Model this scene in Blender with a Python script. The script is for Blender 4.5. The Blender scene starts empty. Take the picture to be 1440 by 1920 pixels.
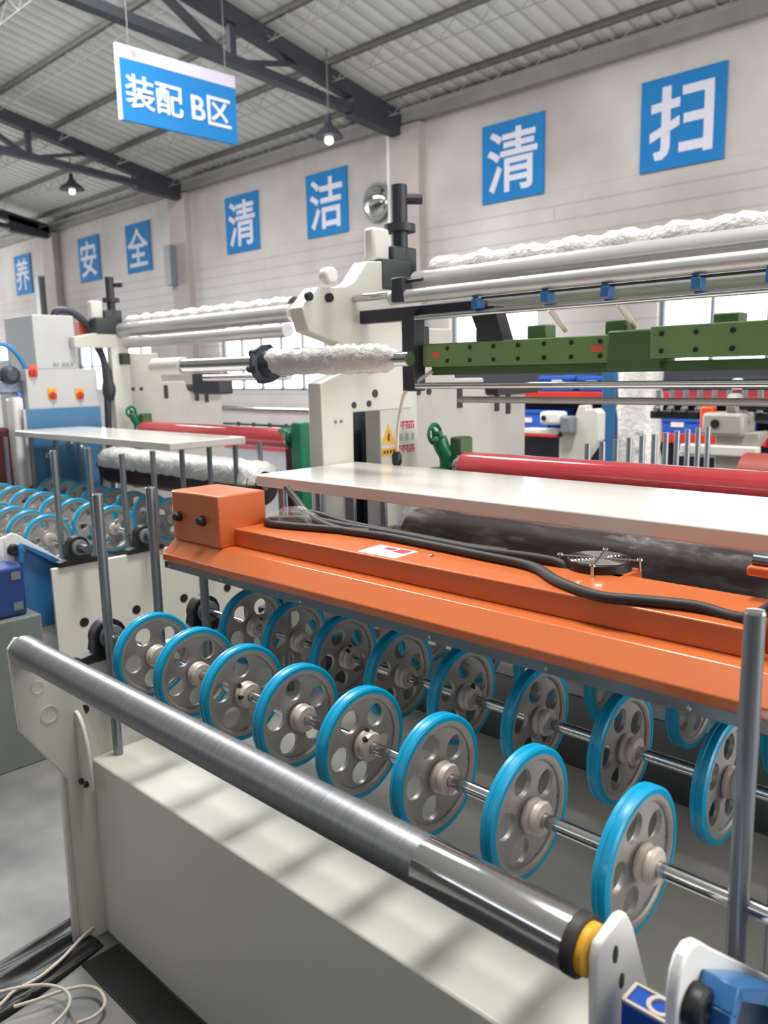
import bpy, bmesh, math, random
from mathutils import Vector, Matrix
random.seed(7)
S = bpy.context.scene
COL = S.collection
PI = math.pi

# ------------------------------------------------------------------ camera
F_PX = 1531.216
ROWS = ((0.71856, 0.69515169, -0.0208724),
        (0.10242111, -0.13545955, -0.98547482),
        (-0.68788185, 0.70598501, -0.16853403))
cd = bpy.data.cameras.new('camera')
cam = bpy.data.objects.new('camera', cd)
COL.objects.link(cam)
r_, d_, f_ = (Vector(v) for v in ROWS)
m = Matrix((r_, -d_, -f_)).transposed().to_4x4()
m.translation = (0, 0, 1.5)
cam.matrix_world = m
cd.sensor_fit = 'VERTICAL'
cd.sensor_height = 36.0
cd.lens = 36.0 * F_PX / 1920
cd.clip_start = 0.02
cd.clip_end = 200
cd.dof.use_dof = True
cd.dof.focus_distance = 1.7
cd.dof.aperture_fstop = cd.lens / 6.0
S.camera = cam

# ------------------------------------------------------------------ world, light, exposure
w = bpy.data.worlds.new('world')
S.world = w
w.use_nodes = True
bg = w.node_tree.nodes['Background']
bg.inputs[0].default_value = (0.86, 0.92, 1.0, 1)
bg.inputs[1].default_value = 1.15
S.view_settings.view_transform = 'Standard'
S.view_settings.look = 'None'
S.view_settings.exposure = 0.45
S.view_settings.gamma = 1.0
S.view_settings.use_curve_mapping = False


def area(name, loc, rot, sx, sy, power, color=(1, 1, 1)):
    l = bpy.data.lights.new(name, 'AREA')
    l.shape = 'RECTANGLE'
    l.size, l.size_y, l.energy, l.color = sx, sy, power, color
    o = bpy.data.objects.new(name, l)
    o.location, o.rotation_euler = loc, rot
    COL.objects.link(o)
    return o


# daylight through the roof skylights (the openings are in the roof sheet below)
area('skylight_near', (-1.25, 1.9, 6.92), (math.radians(12), 0, 0), 1.05, 1.9, 300, (1, 0.985, 0.95))
area('skylight_far', (-9.0, 3.4, 6.56), (math.radians(12), 0, 0), 9.0, 1.2, 750, (0.97, 0.985, 1))
# unseen area light added for fill through the right wall opening
area('right_fill', (7.7, 5.2, 2.3), (0, math.radians(90), 0), 4.4, 8.0, 520, (1, 0.98, 0.95))


# unseen area light added at the left to brighten the roof there
area('left_fill', (-36.0, 2.0, 2.6), (0, math.radians(-90), 0), 5.0, 12.0, 2400, (0.97, 0.985, 1))


# ------------------------------------------------------------------ materials
def lin(c):
    c = c / 255.0
    return c / 12.92 if c <= 0.04045 else ((c + 0.055) / 1.055) ** 2.4


MATS = {}


def mat(name, rgb, rough=0.5, metal=0.0, var=0.05, scale=8.0, bump=0.0, bscale=60.0, spec=0.5, coat=0.0, emit=0.0, alpha=1.0):
    M = bpy.data.materials.new(name)
    M.use_nodes = True
    nt = M.node_tree
    b = nt.nodes['Principled BSDF']
    c = [lin(v) for v in rgb]
    b.inputs['Roughness'].default_value = rough
    b.inputs['Metallic'].default_value = metal
    b.inputs['Specular IOR Level'].default_value = spec
    b.inputs['Coat Weight'].default_value = coat
    b.inputs['Coat Roughness'].default_value = 0.1
    tc = nt.nodes.new('ShaderNodeTexCoord')
    if var:
        n = nt.nodes.new('ShaderNodeTexNoise')
        n.inputs['Scale'].default_value = scale
        n.inputs['Detail'].default_value = 4
        nt.links.new(tc.outputs['Object'], n.inputs['Vector'])
        r = nt.nodes.new('ShaderNodeValToRGB')
        r.color_ramp.elements[0].position = 0.3
        r.color_ramp.elements[1].position = 0.7
        r.color_ramp.elements[0].color = [v * (1 - var) for v in c] + [1]
        r.color_ramp.elements[1].color = [min(1, v * (1 + var)) for v in c] + [1]
        nt.links.new(n.outputs['Fac'], r.inputs['Fac'])
        nt.links.new(r.outputs['Color'], b.inputs['Base Color'])
    else:
        b.inputs['Base Color'].default_value = c + [1]
    if bump:
        n2 = nt.nodes.new('ShaderNodeTexNoise')
        n2.inputs['Scale'].default_value = bscale
        n2.inputs['Detail'].default_value = 3
        nt.links.new(tc.outputs['Object'], n2.inputs['Vector'])
        bp = nt.nodes.new('ShaderNodeBump')
        bp.inputs['Strength'].default_value = bump
        bp.inputs['Distance'].default_value = 0.01
        nt.links.new(n2.outputs['Fac'], bp.inputs['Height'])
        nt.links.new(bp.outputs['Normal'], b.inputs['Normal'])
    if emit:
        b.inputs['Emission Color'].default_value = c + [1]
        b.inputs['Emission Strength'].default_value = emit
    b.inputs['Alpha'].default_value = alpha
    MATS[name] = M
    return M


cream = mat('cream_paint', (226, 224, 214), 0.38, var=0.03, scale=3)
cream2 = mat('cream_paint_matt', (214, 211, 202), 0.5, var=0.04, scale=3)
white = mat('white_paint', (236, 235, 230), 0.35, var=0.02)
tabm = mat('table_white', (222, 217, 211), 0.22, var=0.02, scale=4, coat=0.3)
orange = mat('orange_powder_coat', (208, 108, 54), 0.34, coat=0.35, var=0.03, scale=14, bump=0.03, bscale=260)
alu = mat('cast_aluminium', (174, 169, 165), 0.42, 0.4, 0.08, 20, bump=0.05, bscale=120)
hubm = mat('hub_zinc', (214, 200, 190), 0.4, 0.25, 0.05, 30)
tyrem = mat('blue_polyurethane', (0, 158, 204), 0.3, var=0.05, scale=10)
chrome = mat('chrome', (205, 205, 205), 0.12, 1.0, 0.04, 10)
steel = mat('grey_steel', (120, 124, 128), 0.3, 0.9, 0.08, 14)
stripm = mat('stainless_strip', (128, 130, 134), 0.32, 0.9, 0.05, 8)
darksteel = mat('dark_post_steel', (138, 144, 150), 0.3, 0.6, 0.06, 10)
black = mat('black_plastic', (28, 29, 31), 0.45, var=0.1)
blackm = mat('black_painted_steel', (44, 45, 52), 0.5, var=0.08)
rubber = mat('black_rubber', (46, 42, 41), 0.55, var=0.1, scale=20)
red = mat('red_polyurethane', (216, 74, 84), 0.13, var=0.05, scale=6, coat=0.4)
maroon = mat('maroon_paint', (84, 34, 40), 0.45, var=0.12)
redp = mat('red_rack_paint', (208, 52, 46), 0.45)
green = mat('green_enamel', (112, 142, 90), 0.42, var=0.06)
greend = mat('dark_green_enamel', (74, 104, 62), 0.5, var=0.06)
green2 = mat('green_casting', (22, 118, 80), 0.3, var=0.08)
blue = mat('blue_enamel', (24, 82, 178), 0.3, var=0.06, coat=0.3)
blue2 = mat('mid_blue_casting', (48, 112, 170), 0.35, var=0.06, coat=0.3)
blued = mat('deep_blue_enamel', (24, 62, 128), 0.35, var=0.06)
teal = mat('steel_blue_paint', (66, 122, 164), 0.42, var=0.05)
crateb = mat('blue_crate_plastic', (46, 100, 200), 0.4, var=0.08)
signblue = mat('sign_blue', (42, 122, 184), 0.8, spec=0.15, var=0.03, scale=2)
signwhite = mat('sign_white', (214, 212, 224), 0.8, spec=0.15, var=0.03)
lilac = mat('sign_lilac', (206, 196, 214), 0.55, var=0.03)
yellow = mat('yellow_nylon', (236, 176, 40), 0.4, var=0.04)
yellow2 = mat('warning_yellow', (232, 176, 52), 0.5, var=0.03)
redink = mat('red_ink', (206, 60, 84), 0.5, var=0.05)
orangep = mat('orange_plastic', (226, 98, 62), 0.4, var=0.04)
greyp = mat('grey_cabinet_paint', (198, 199, 200), 0.5, var=0.02)
greyd = mat('grey_dim', (122, 126, 130), 0.5, var=0.06)
rustbox = mat('grey_green_paint', (120, 128, 126), 0.5, var=0.08)
trussm = mat('truss_dark_paint', (52, 53, 60), 0.55, var=0.1)
purlm = mat('purlin_paint', (104, 102, 98), 0.6, var=0.1)
lacem = mat('lacing_paint', (150, 148, 142), 0.6, var=0.05)
pinkgrey = mat('wire_beige', (206, 192, 180), 0.5, var=0.05)
lamp_glow = mat('lamp_bulb_glow', (255, 252, 240), 0.4, var=0, emit=2.2)
winglow = mat('daylight_window', (240, 247, 255), 0.4, var=0, emit=2.6)
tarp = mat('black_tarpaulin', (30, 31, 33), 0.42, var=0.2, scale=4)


def mat_ring_steel():
    M = mat('turned_steel', (104, 106, 110), 0.36, 0.7, 0.05, 30)
    nt = M.node_tree
    b = nt.nodes['Principled BSDF']
    tc = nt.nodes.new('ShaderNodeTexCoord')
    mp = nt.nodes.new('ShaderNodeMapping')
    mp.inputs['Scale'].default_value = (260, 3, 3)
    nt.links.new(tc.outputs['Object'], mp.inputs['Vector'])
    n = nt.nodes.new('ShaderNodeTexNoise')
    n.inputs['Scale'].default_value = 1.0
    n.inputs['Detail'].default_value = 5
    nt.links.new(mp.outputs['Vector'], n.inputs['Vector'])
    r = nt.nodes.new('ShaderNodeValToRGB')
    r.color_ramp.elements[0].position = 0.3
    r.color_ramp.elements[1].position = 0.75
    r.color_ramp.elements[0].color = (0.22, 0.225, 0.235, 1)
    r.color_ramp.elements[1].color = (0.31, 0.315, 0.325, 1)
    nt.links.new(n.outputs['Fac'], r.inputs['Fac'])
    nt.links.new(r.outputs['Color'], b.inputs['Base Color'])
    r2 = nt.nodes.new('ShaderNodeMapRange')
    r2.inputs['To Min'].default_value = 0.28
    r2.inputs['To Max'].default_value = 0.5
    nt.links.new(n.outputs['Fac'], r2.inputs['Value'])
    nt.links.new(r2.outputs['Result'], b.inputs['Roughness'])
    return M


ringsteel = mat_ring_steel()


def mat_film():
    """crinkled clear stretch film"""
    M = mat('clear_stretch_film', (232, 230, 228), 0.2, var=0.04, bump=0.9, bscale=34)
    nt = M.node_tree
    b = nt.nodes['Principled BSDF']
    out = nt.nodes['Material Output']
    tr = nt.nodes.new('ShaderNodeBsdfTransparent')
    mx = nt.nodes.new('ShaderNodeMixShader')
    tc = nt.nodes.new('ShaderNodeTexCoord')
    mp = nt.nodes.new('ShaderNodeMapping')
    mp.inputs['Scale'].default_value = (3, 14, 14)
    nt.links.new(tc.outputs['Object'], mp.inputs['Vector'])
    n = nt.nodes.new('ShaderNodeTexNoise')
    n.inputs['Scale'].default_value = 2.2
    n.inputs['Detail'].default_value = 6
    nt.links.new(mp.outputs['Vector'], n.inputs['Vector'])
    r = nt.nodes.new('ShaderNodeMapRange')
    r.inputs['From Min'].default_value = 0.48
    r.inputs['From Max'].default_value = 0.75
    r.inputs['To Min'].default_value = 0.10
    r.inputs['To Max'].default_value = 0.55
    nt.links.new(n.outputs['Fac'], r.inputs['Value'])
    nt.links.new(r.outputs['Result'], mx.inputs['Fac'])
    nt.links.new(tr.outputs[0], mx.inputs[1])
    nt.links.new(b.outputs[0], mx.inputs[2])
    nt.links.new(mx.outputs[0], out.inputs['Surface'])
    return M


film = mat_film()
bubble = mat('white_bubble_wrap', (206, 204, 202), 0.2, var=0.06, bump=0.7, bscale=55)
wrapwhite = mat('pearly_plastic_wrap', (222, 220, 216), 0.24, var=0.1, scale=24, bump=0.8, bscale=40)


def mat_wall():
    M = mat('painted_brick_wall', (186, 180, 176), 0.85, var=0)
    nt = M.node_tree
    b = nt.nodes['Principled BSDF']
    tc = nt.nodes.new('ShaderNodeTexCoord')
    n = nt.nodes.new('ShaderNodeTexNoise')
    n.inputs['Scale'].default_value = 0.45
    n.inputs['Detail'].default_value = 7
    nt.links.new(tc.outputs['Object'], n.inputs['Vector'])
    r = nt.nodes.new('ShaderNodeValToRGB')
    e = r.color_ramp.elements
    e[0].position, e[0].color = 0.34, (lin(172), lin(163), lin(158), 1)
    e[1].position, e[1].color = 0.62, (lin(206), lin(200), lin(196), 1)
    nt.links.new(n.outputs['Fac'], r.inputs['Fac'])
    # brick courses, thin and faint, low on the wall
    mp = nt.nodes.new('ShaderNodeMapping')
    mp.inputs['Rotation'].default_value = (PI / 2, 0, 0)
    nt.links.new(tc.outputs['Object'], mp.inputs['Vector'])
    br = nt.nodes.new('ShaderNodeTexBrick')
    br.inputs['Scale'].default_value = 1.0
    br.inputs['Brick Width'].default_value = 6.2
    br.inputs['Row Height'].default_value = 0.19
    br.inputs['Mortar Size'].default_value = 0.014
    br.inputs['Color1'].default_value = (1, 1, 1, 1)
    br.inputs['Color2'].default_value = (0.98, 0.98, 0.98, 1)
    br.inputs['Mortar'].default_value = (0.82, 0.81, 0.8, 1)
    nt.links.new(mp.outputs['Vector'], br.inputs['Vector'])
    sp = nt.nodes.new('ShaderNodeSeparateXYZ')
    nt.links.new(tc.outputs['Object'], sp.inputs[0])
    mr = nt.nodes.new('ShaderNodeMapRange')
    mr.inputs['From Min'].default_value = 3.85
    mr.inputs['From Max'].default_value = 3.7
    nt.links.new(sp.outputs['Z'], mr.inputs['Value'])
    mx = nt.nodes.new('ShaderNodeMix')
    mx.data_type = 'RGBA'
    mx.inputs[6].default_value = (1, 1, 1, 1)
    nt.links.new(mr.outputs['Result'], mx.inputs[0])
    nt.links.new(br.outputs['Color'], mx.inputs[7])
    mu = nt.nodes.new('ShaderNodeMix')
    mu.data_type = 'RGBA'
    mu.blend_type = 'MULTIPLY'
    mu.inputs[0].default_value = 1
    nt.links.new(r.outputs['Color'], mu.inputs[6])
    nt.links.new(mx.outputs[2], mu.inputs[7])
    nt.links.new(mu.outputs[2], b.inputs['Base Color'])
    return M


def mat_roof():
    M = mat('ribbed_roof_sheet', (186, 185, 178), 0.6, var=0)
    nt = M.node_tree
    b = nt.nodes['Principled BSDF']
    tc = nt.nodes.new('ShaderNodeTexCoord')
    wv = nt.nodes.new('ShaderNodeTexWave')
    wv.bands_direction = 'X'
    wv.inputs['Scale'].default_value = 1.3
    wv.inputs['Distortion'].default_value = 0
    nt.links.new(tc.outputs['Object'], wv.inputs['Vector'])
    r = nt.nodes.new('ShaderNodeValToRGB')
    e = r.color_ramp.elements
    e[0].position, e[0].color = 0.0, (lin(190), lin(189), lin(181), 1)
    e[1].position, e[1].color = 0.18, (lin(226), lin(225), lin(217), 1)
    nt.links.new(wv.outputs['Fac'], r.inputs['Fac'])
    n = nt.nodes.new('ShaderNodeTexNoise')
    n.inputs['Scale'].default_value = 0.8
    n.inputs['Detail'].default_value = 5
    nt.links.new(tc.outputs['Object'], n.inputs['Vector'])
    mr = nt.nodes.new('ShaderNodeMapRange')
    mr.inputs['To Min'].default_value = 0.82
    mr.inputs['To Max'].default_value = 1.1
    nt.links.new(n.outputs['Fac'], mr.inputs['Value'])
    mu = nt.nodes.new('ShaderNodeMix')
    mu.data_type = 'RGBA'
    mu.blend_type = 'MULTIPLY'
    mu.inputs[0].default_value = 1
    nt.links.new(r.outputs['Color'], mu.inputs[6])
    nt.links.new(mr.outputs['Result'], mu.inputs[7])
    nt.links.new(mu.outputs[2], b.inputs['Base Color'])
    bp = nt.nodes.new('ShaderNodeBump')
    bp.inputs['Strength'].default_value = 0.4
    bp.inputs['Distance'].default_value = 0.03
    nt.links.new(wv.outputs['Fac'], bp.inputs['Height'])
    nt.links.new(bp.outputs['Normal'], b.inputs['Normal'])
    return M


def mat_floor():
    M = mat('concrete_floor', (136, 136, 136), 0.55, var=0)
    nt = M.node_tree
    b = nt.nodes['Principled BSDF']
    tc = nt.nodes.new('ShaderNodeTexCoord')
    n = nt.nodes.new('ShaderNodeTexNoise')
    n.inputs['Scale'].default_value = 2.6
    n.inputs['Detail'].default_value = 8
    nt.links.new(tc.outputs['Object'], n.inputs['Vector'])
    r = nt.nodes.new('ShaderNodeValToRGB')
    e = r.color_ramp.elements
    e[0].position, e[0].color = 0.32, (lin(96), lin(98), lin(100), 1)
    e[1].position, e[1].color = 0.7, (lin(150), lin(148), lin(142), 1)
    nt.links.new(n.outputs['Fac'], r.inputs['Fac'])
    nt.links.new(r.outputs['Color'], b.inputs['Base Color'])
    return M


wallm, roofm, floorm = mat_wall(), mat_roof(), mat_floor()


# ------------------------------------------------------------------ mesh builder
class MB:
    def __init__(self):
        self.v, self.f = [], []

    def add(self, vs, fs):
        o = len(self.v)
        self.v += [Vector(p) for p in vs]
        self.f += [[i + o for i in f] for f in fs]
        return self

    def box(self, x0, x1, y0, y1, z0, z1):
        vs = [(x, y, z) for x in (x0, x1) for y in (y0, y1) for z in (z0, z1)]
        return self.add(vs, [(0, 1, 3, 2), (4, 6, 7, 5), (0, 4, 5, 1), (2, 3, 7, 6), (0, 2, 6, 4), (1, 5, 7, 3)])

    def prism(self, pts, a0, a1, axis='x'):
        """extrude a polygon; axis x: pts are (y,z); y: (x,z); z: (x,y)"""
        n = len(pts)

        def P(p, a):
            if axis == 'x':
                return (a, p[0], p[1])
            if axis == 'y':
                return (p[0], a, p[1])
            return (p[0], p[1], a)
        vs = [P(p, a0) for p in pts] + [P(p, a1) for p in pts]
        fs = [list(range(n))[::-1], [i + n for i in range(n)]]
        for i in range(n):
            j = (i + 1) % n
            fs.append((i, j, j + n, i + n))
        return self.add(vs, fs)

    def cyl(self, p0, p1, r, seg=20, r1=None, cap=True):
        p0, p1 = Vector(p0), Vector(p1)
        r1 = r if r1 is None else r1
        d = (p1 - p0).normalized()
        u = d.orthogonal().normalized()
        v = d.cross(u)
        vs, fs = [], []
        for i in range(seg):
            a = 2 * PI * i / seg
            q = u * math.cos(a) + v * math.sin(a)
            vs += [p0 + q * r, p1 + q * r1]
        for i in range(seg):
            j = (i + 1) % seg
            fs.append((2 * i, 2 * j, 2 * j + 1, 2 * i + 1))
        if cap:
            fs.append([2 * i for i in range(seg)][::-1])
            fs.append([2 * i + 1 for i in range(seg)])
        return self.add(vs, fs)

    def lathe(self, prof, c, axis='x', seg=40, closed=False):
        """prof: list of (offset along axis, radius)"""
        c = Vector(c)
        A = {'x': (Vector((1, 0, 0)), Vector((0, 1, 0)), Vector((0, 0, 1))),
             'y': (Vector((0, 1, 0)), Vector((0, 0, 1)), Vector((1, 0, 0))),
             'z': (Vector((0, 0, 1)), Vector((1, 0, 0)), Vector((0, 1, 0)))}[axis]
        n = len(prof)
        vs, fs = [], []
        for i in range(seg):
            a = 2 * PI * i / seg
            q = A[1] * math.cos(a) + A[2] * math.sin(a)
            for (o, r) in prof:
                vs.append(c + A[0] * o + q * r)
        for i in range(seg):
            j = (i + 1) % seg
            for k in range(n if closed else n - 1):
                l = (k + 1) % n
                fs.append((i * n + k, i * n + l, j * n + l, j * n + k))
        if not closed:
            fs.append([i * n for i in range(seg)][::-1])
            fs.append([i * n + n - 1 for i in range(seg)])
        return self.add(vs, fs)

    def tube(self, pts, r, seg=10, smooth=6):
        pts = [Vector(p) for p in pts]
        if smooth:
            q = []
            n = len(pts)
            for i in range(n - 1):
                p0, p1, p2, p3 = pts[max(i - 1, 0)], pts[i], pts[i + 1], pts[min(i + 2, n - 1)]
                for k in range(smooth):
                    t = k / smooth
                    q.append(0.5 * ((2 * p1) + (p2 - p0) * t + (2 * p0 - 5 * p1 + 4 * p2 - p3) * t * t
                                    + (3 * p1 - p0 - 3 * p2 + p3) * t ** 3))
            q.append(pts[-1])
            pts = q
        n = len(pts)
        d = (pts[1] - pts[0]).normalized()
        u = d.orthogonal().normalized()
        vs, fs = [], []
        for i, p in enumerate(pts):
            d = (pts[min(i + 1, n - 1)] - pts[max(i - 1, 0)]).normalized()
            u = (u - d * u.dot(d)).normalized()
            v = d.cross(u)
            for k in range(seg):
                a = 2 * PI * k / seg
                vs.append(p + (u * math.cos(a) + v * math.sin(a)) * r)
        for i in range(n - 1):
            for k in range(seg):
                l = (k + 1) % seg
                fs.append((i * seg + k, i * seg + l, (i + 1) * seg + l, (i + 1) * seg + k))
        fs.append(list(range(seg))[::-1])
        fs.append([(n - 1) * seg + k for k in range(seg)])
        return self.add(vs, fs)

    def jitter(self, amt, seed=1):
        rr = random.Random(seed)
        for p in self.v:
            p += Vector((rr.uniform(-amt, amt), rr.uniform(-amt, amt), rr.uniform(-amt, amt)))
        return self

    def build(self, name, m, parent=None, bevel=0.0, angle=35, org=None):
        o0 = Vector((0, 0, 0))
        if parent is not None:
            p = parent
            while p is not None:
                o0 += p.location
                p = p.parent
        if org is None:
            lo = Vector([min(p[i] for p in self.v) for i in range(3)])
            hi = Vector([max(p[i] for p in self.v) for i in range(3)])
            org = Vector(((lo.x + hi.x) / 2, (lo.y + hi.y) / 2, lo.z))
        org = Vector(org)
        me = bpy.data.meshes.new(name)
        me.from_pydata([p - org for p in self.v], [], self.f)
        bm = bmesh.new()
        bm.from_mesh(me)
        bmesh.ops.recalc_face_normals(bm, faces=bm.faces)
        bm.to_mesh(me)
        bm.free()
        me.materials.append(m)
        for p in me.polygons:
            p.use_smooth = True
        me.set_sharp_from_angle(angle=math.radians(angle))
        o = bpy.data.objects.new(name, me)
        o.location = org - o0
        COL.objects.link(o)
        o.parent = parent
        if bevel:
            b = o.modifiers.new('bevel', 'BEVEL')
            b.width, b.segments, b.limit_method, b.angle_limit = bevel, 2, 'ANGLE', math.radians(40)
        return o


def tag(o, label=None, cat=None, group=None, kind=None):
    if label:
        o['label'] = label
    if cat:
        o['category'] = cat
    if group:
        o['group'] = group
    if kind:
        o['kind'] = kind
    return o


def thing(name, loc, label, cat, group=None):
    o = bpy.data.objects.new(name, None)
    o.empty_display_size = 0.05
    o.location = loc
    COL.objects.link(o)
    return tag(o, label, cat, group)


def copy_tree(o, parent=None):
    c = o.copy()
    COL.objects.link(c)
    c.parent = parent
    for ch in [x for x in o.children]:
        copy_tree(ch, c)
    return c


def ringpts(c, r, n=16, a0=0.0, a1=2 * PI):
    return [(c[0] + r * math.cos(a0 + (a1 - a0) * i / n), c[1] + r * math.sin(a0 + (a1 - a0) * i / n)) for i in range(n)]


def text_mesh(name, s, size, m, parent, origin, xdir, ydir, bold=0.0, thick=0.004):
    """lettering centred on origin in the plane spanned by xdir (reading direction) and ydir (up)"""
    cu = bpy.data.curves.new(name, 'FONT')
    cu.body = s
    cu.size = size
    cu.offset = bold
    cu.extrude = thick
    cu.align_x, cu.align_y = 'CENTER', 'CENTER'
    cu.resolution_u = 3
    t = bpy.data.objects.new(name + '_tmp', cu)
    COL.objects.link(t)
    bpy.context.view_layer.update()
    me = bpy.data.meshes.new_from_object(t.evaluated_get(bpy.context.evaluated_depsgraph_get()))
    bpy.data.objects.remove(t)
    bpy.data.curves.remove(cu)
    vs = [v.co for v in me.vertices]
    cx = (min(v.x for v in vs) + max(v.x for v in vs)) / 2
    cy = (min(v.y for v in vs) + max(v.y for v in vs)) / 2
    X, Y = Vector(xdir), Vector(ydir)
    Z = X.cross(Y)
    for v in me.vertices:
        v.co = X * (v.co.x - cx) + Y * (v.co.y - cy) + Z * v.co.z
    me.materials.clear()
    me.materials.append(m)
    me.name = name
    o = bpy.data.objects.new(name, me)
    o0 = Vector((0, 0, 0))
    p = parent
    while p is not None:
        o0 += p.location
        p = p.parent
    o.location = Vector(origin) - o0
    COL.objects.link(o)
    o.parent = parent
    return o


# ------------------------------------------------------------------ setting
YW = 9.7
tag(MB().box(-44, 9, -8, YW + 0.3, -0.2, 0).build('floor', floorm, org=(0, 0, 0)), kind='structure')

# back wall with window openings
WINS = [(-4.72, -1.5, 1.15, 2.75), (-8.0, -6.45, 1.15, 2.75), (-13.95, -10.3, 1.2, 2.6), (-20.2, -16.6, 1.2, 2.6), (-26.6, -22.8, 1.2, 2.6)]
xs = sorted({-44, 9} | {a for q in WINS for a in q[:2]})
wb = MB()
for a, b in zip(xs[:-1], xs[1:]):
    hole = [q for q in WINS if abs(q[0] - a) < 1e-6]
    if hole:
        wb.box(a, b, YW, YW + 0.24, 0, hole[0][2])
        wb.box(a, b, YW, YW + 0.24, hole[0][3], 5.15)
    else:
        wb.box(a, b, YW, YW + 0.24, 0, 5.15)
tag(wb.build('wall_back', wallm, org=(0, 0, 0)), kind='structure')
for i, (a, b, z0, z1) in enumerate(WINS):
    fr = MB()
    t = 0.05
    for (x0, x1, zz0, zz1) in ((a, b, z0, z0 + t), (a, b, z1 - t, z1), (a, a + t, z0, z1), (b - t, b, z0, z1)):
        fr.box(x0, x1, YW + 0.08, YW + 0.14, zz0, zz1)
    n = max(2, round((b - a) / 0.62))
    for k in range(1, n):
        x = a + (b - a) * k / n
        fr.box(x - 0.02, x + 0.02, YW + 0.08, YW + 0.14, z0, z1)
    zm = z0 + (z1 - z0) * 0.42
    fr.box(a, b, YW + 0.08, YW + 0.14, zm - 0.03, zm + 0.03)
    wf = tag(fr.build('window_%d' % (i + 1), greyd), kind='structure')
    MB().box(a, b, YW + 0.15, YW + 0.16, z0, z1).build('pane', winglow, wf)

# other walls of the hall (behind and beside the camera)
tag(MB().box(-44, 9, -8.24, -8, 0, 5.1).build('wall_front', mat('dark_front_wall', (84, 82, 80), 0.85, var=0.1, scale=1), org=(0, 0, 0)), kind='structure')
cl_ = MB()
for k in range(7):
    x = -7.5 + 1.3 * k
    cl_.box(x - 0.03, x + 0.03, -8.0, -7.95, 3.75, 4.85)
cl_.box(-7.53, 1.53 - 1.2, -8.0, -7.95, 3.72, 3.78).box(-7.53, 1.53 - 1.2, -8.0, -7.95, 4.82, 4.88)
cw = tag(cl_.build('window_6', greyd), kind='structure')
MB().box(-7.5, 0.3, -8.0, -7.985, 3.75, 4.85).build('pane', mat('front_fill_glow', (240, 247, 255), 0.4, var=0, emit=1.5), cw)  # glowing band added behind the camera to brighten faces turned to it
tag(MB().box(-44.24, -44, -8, YW, 0, 7.2).build('wall_left', wallm, org=(0, 0, 0)), kind='structure')
wr = MB()
wr.box(8.0, 8.24, -8, 1.0, 0, 7.2).box(8.0, 8.24, 1.0, YW, 4.6, 7.2)
tag(wr.build('wall_right', wallm, org=(0, 0, 0)), kind='structure')
# sloping roof sheet with skylight openings
SL = -0.21


def zroof(y):
    return 5.42 + (9.7 - y) * 0.21 if y > 0.85 else 5.42 + (9.7 - 0.85) * 0.21 - (0.85 - y) * 0.21


rf = MB()


def slab(x0, x1, y0, y1):
    rf.add([(x, y, zroof(y) + dz) for x in (x0, x1) for y in (y0, y1) for dz in (0, 0.05)],
           [(0, 1, 3, 2), (4, 6, 7, 5), (0, 4, 5, 1), (2, 3, 7, 6), (0, 2, 6, 4), (1, 5, 7, 3)])


slab(-44, 9, 4.1, 10.0)
slab(-44, -13.6, 2.75, 4.1)
slab(-4.4, -1.85, 2.75, 4.1)
slab(-0.65, 9, 2.75, 4.1)
slab(-1.85, -0.65, 2.9, 4.1)
slab(-44, -1.85, 0.85, 2.75)
slab(-0.65, 9, 0.85, 2.75)
slab(-44, 9, -8.3, 0.85)
tag(rf.build('ceiling', roofm, org=(0, 0, 0)), kind='structure')
# pilasters under the trusses
for i, x in enumerate((-8.75, -15.0, -21.0, -27.0)):
    tag(MB().box(x - 0.3, x + 0.3, YW - 0.14, YW, 0, 5.12).build('trim_%d' % (i + 1), mat('pilaster_plaster_%d' % i, (176, 163, 158), 0.85, var=0.08, scale=2)), kind='structure')
# eaves beam along the wall head
tag(MB().box(-44, 9, YW - 0.12, YW + 0.2, 5.15, 5.36).build('trim_5', mat('eaves_concrete', (150, 146, 140), 0.85, var=0.12, scale=2)), kind='structure')

# roof trusses
ORD = ['nearest dark steel roof truss, crossing above the hanging sign', 'dark steel roof truss left of the hanging sign, second from the right',
       'dark steel roof truss at the far left edge of the photo', 'farthest dark steel roof truss, beyond the left edge']


def bar(mb, p0, p1, wx, h):
    """rectangular bar in a YZ plane: centreline p0-p1 given as (x,y,z)"""
    p0, p1 = Vector(p0), Vector(p1)
    d = (p1 - p0).normalized()
    n = Vector((0, -d.z, d.y)) * (h / 2)
    x = Vector((wx / 2, 0, 0))
    vs = [p + s * x + t * n for p in (p0, p1) for s in (-1, 1) for t in (-1, 1)]
    return mb.add(vs, [(0, 1, 3, 2), (4, 6, 7, 5), (0, 4, 5, 1), (2, 3, 7, 6), (0, 2, 6, 4), (1, 5, 7, 3)])


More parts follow.
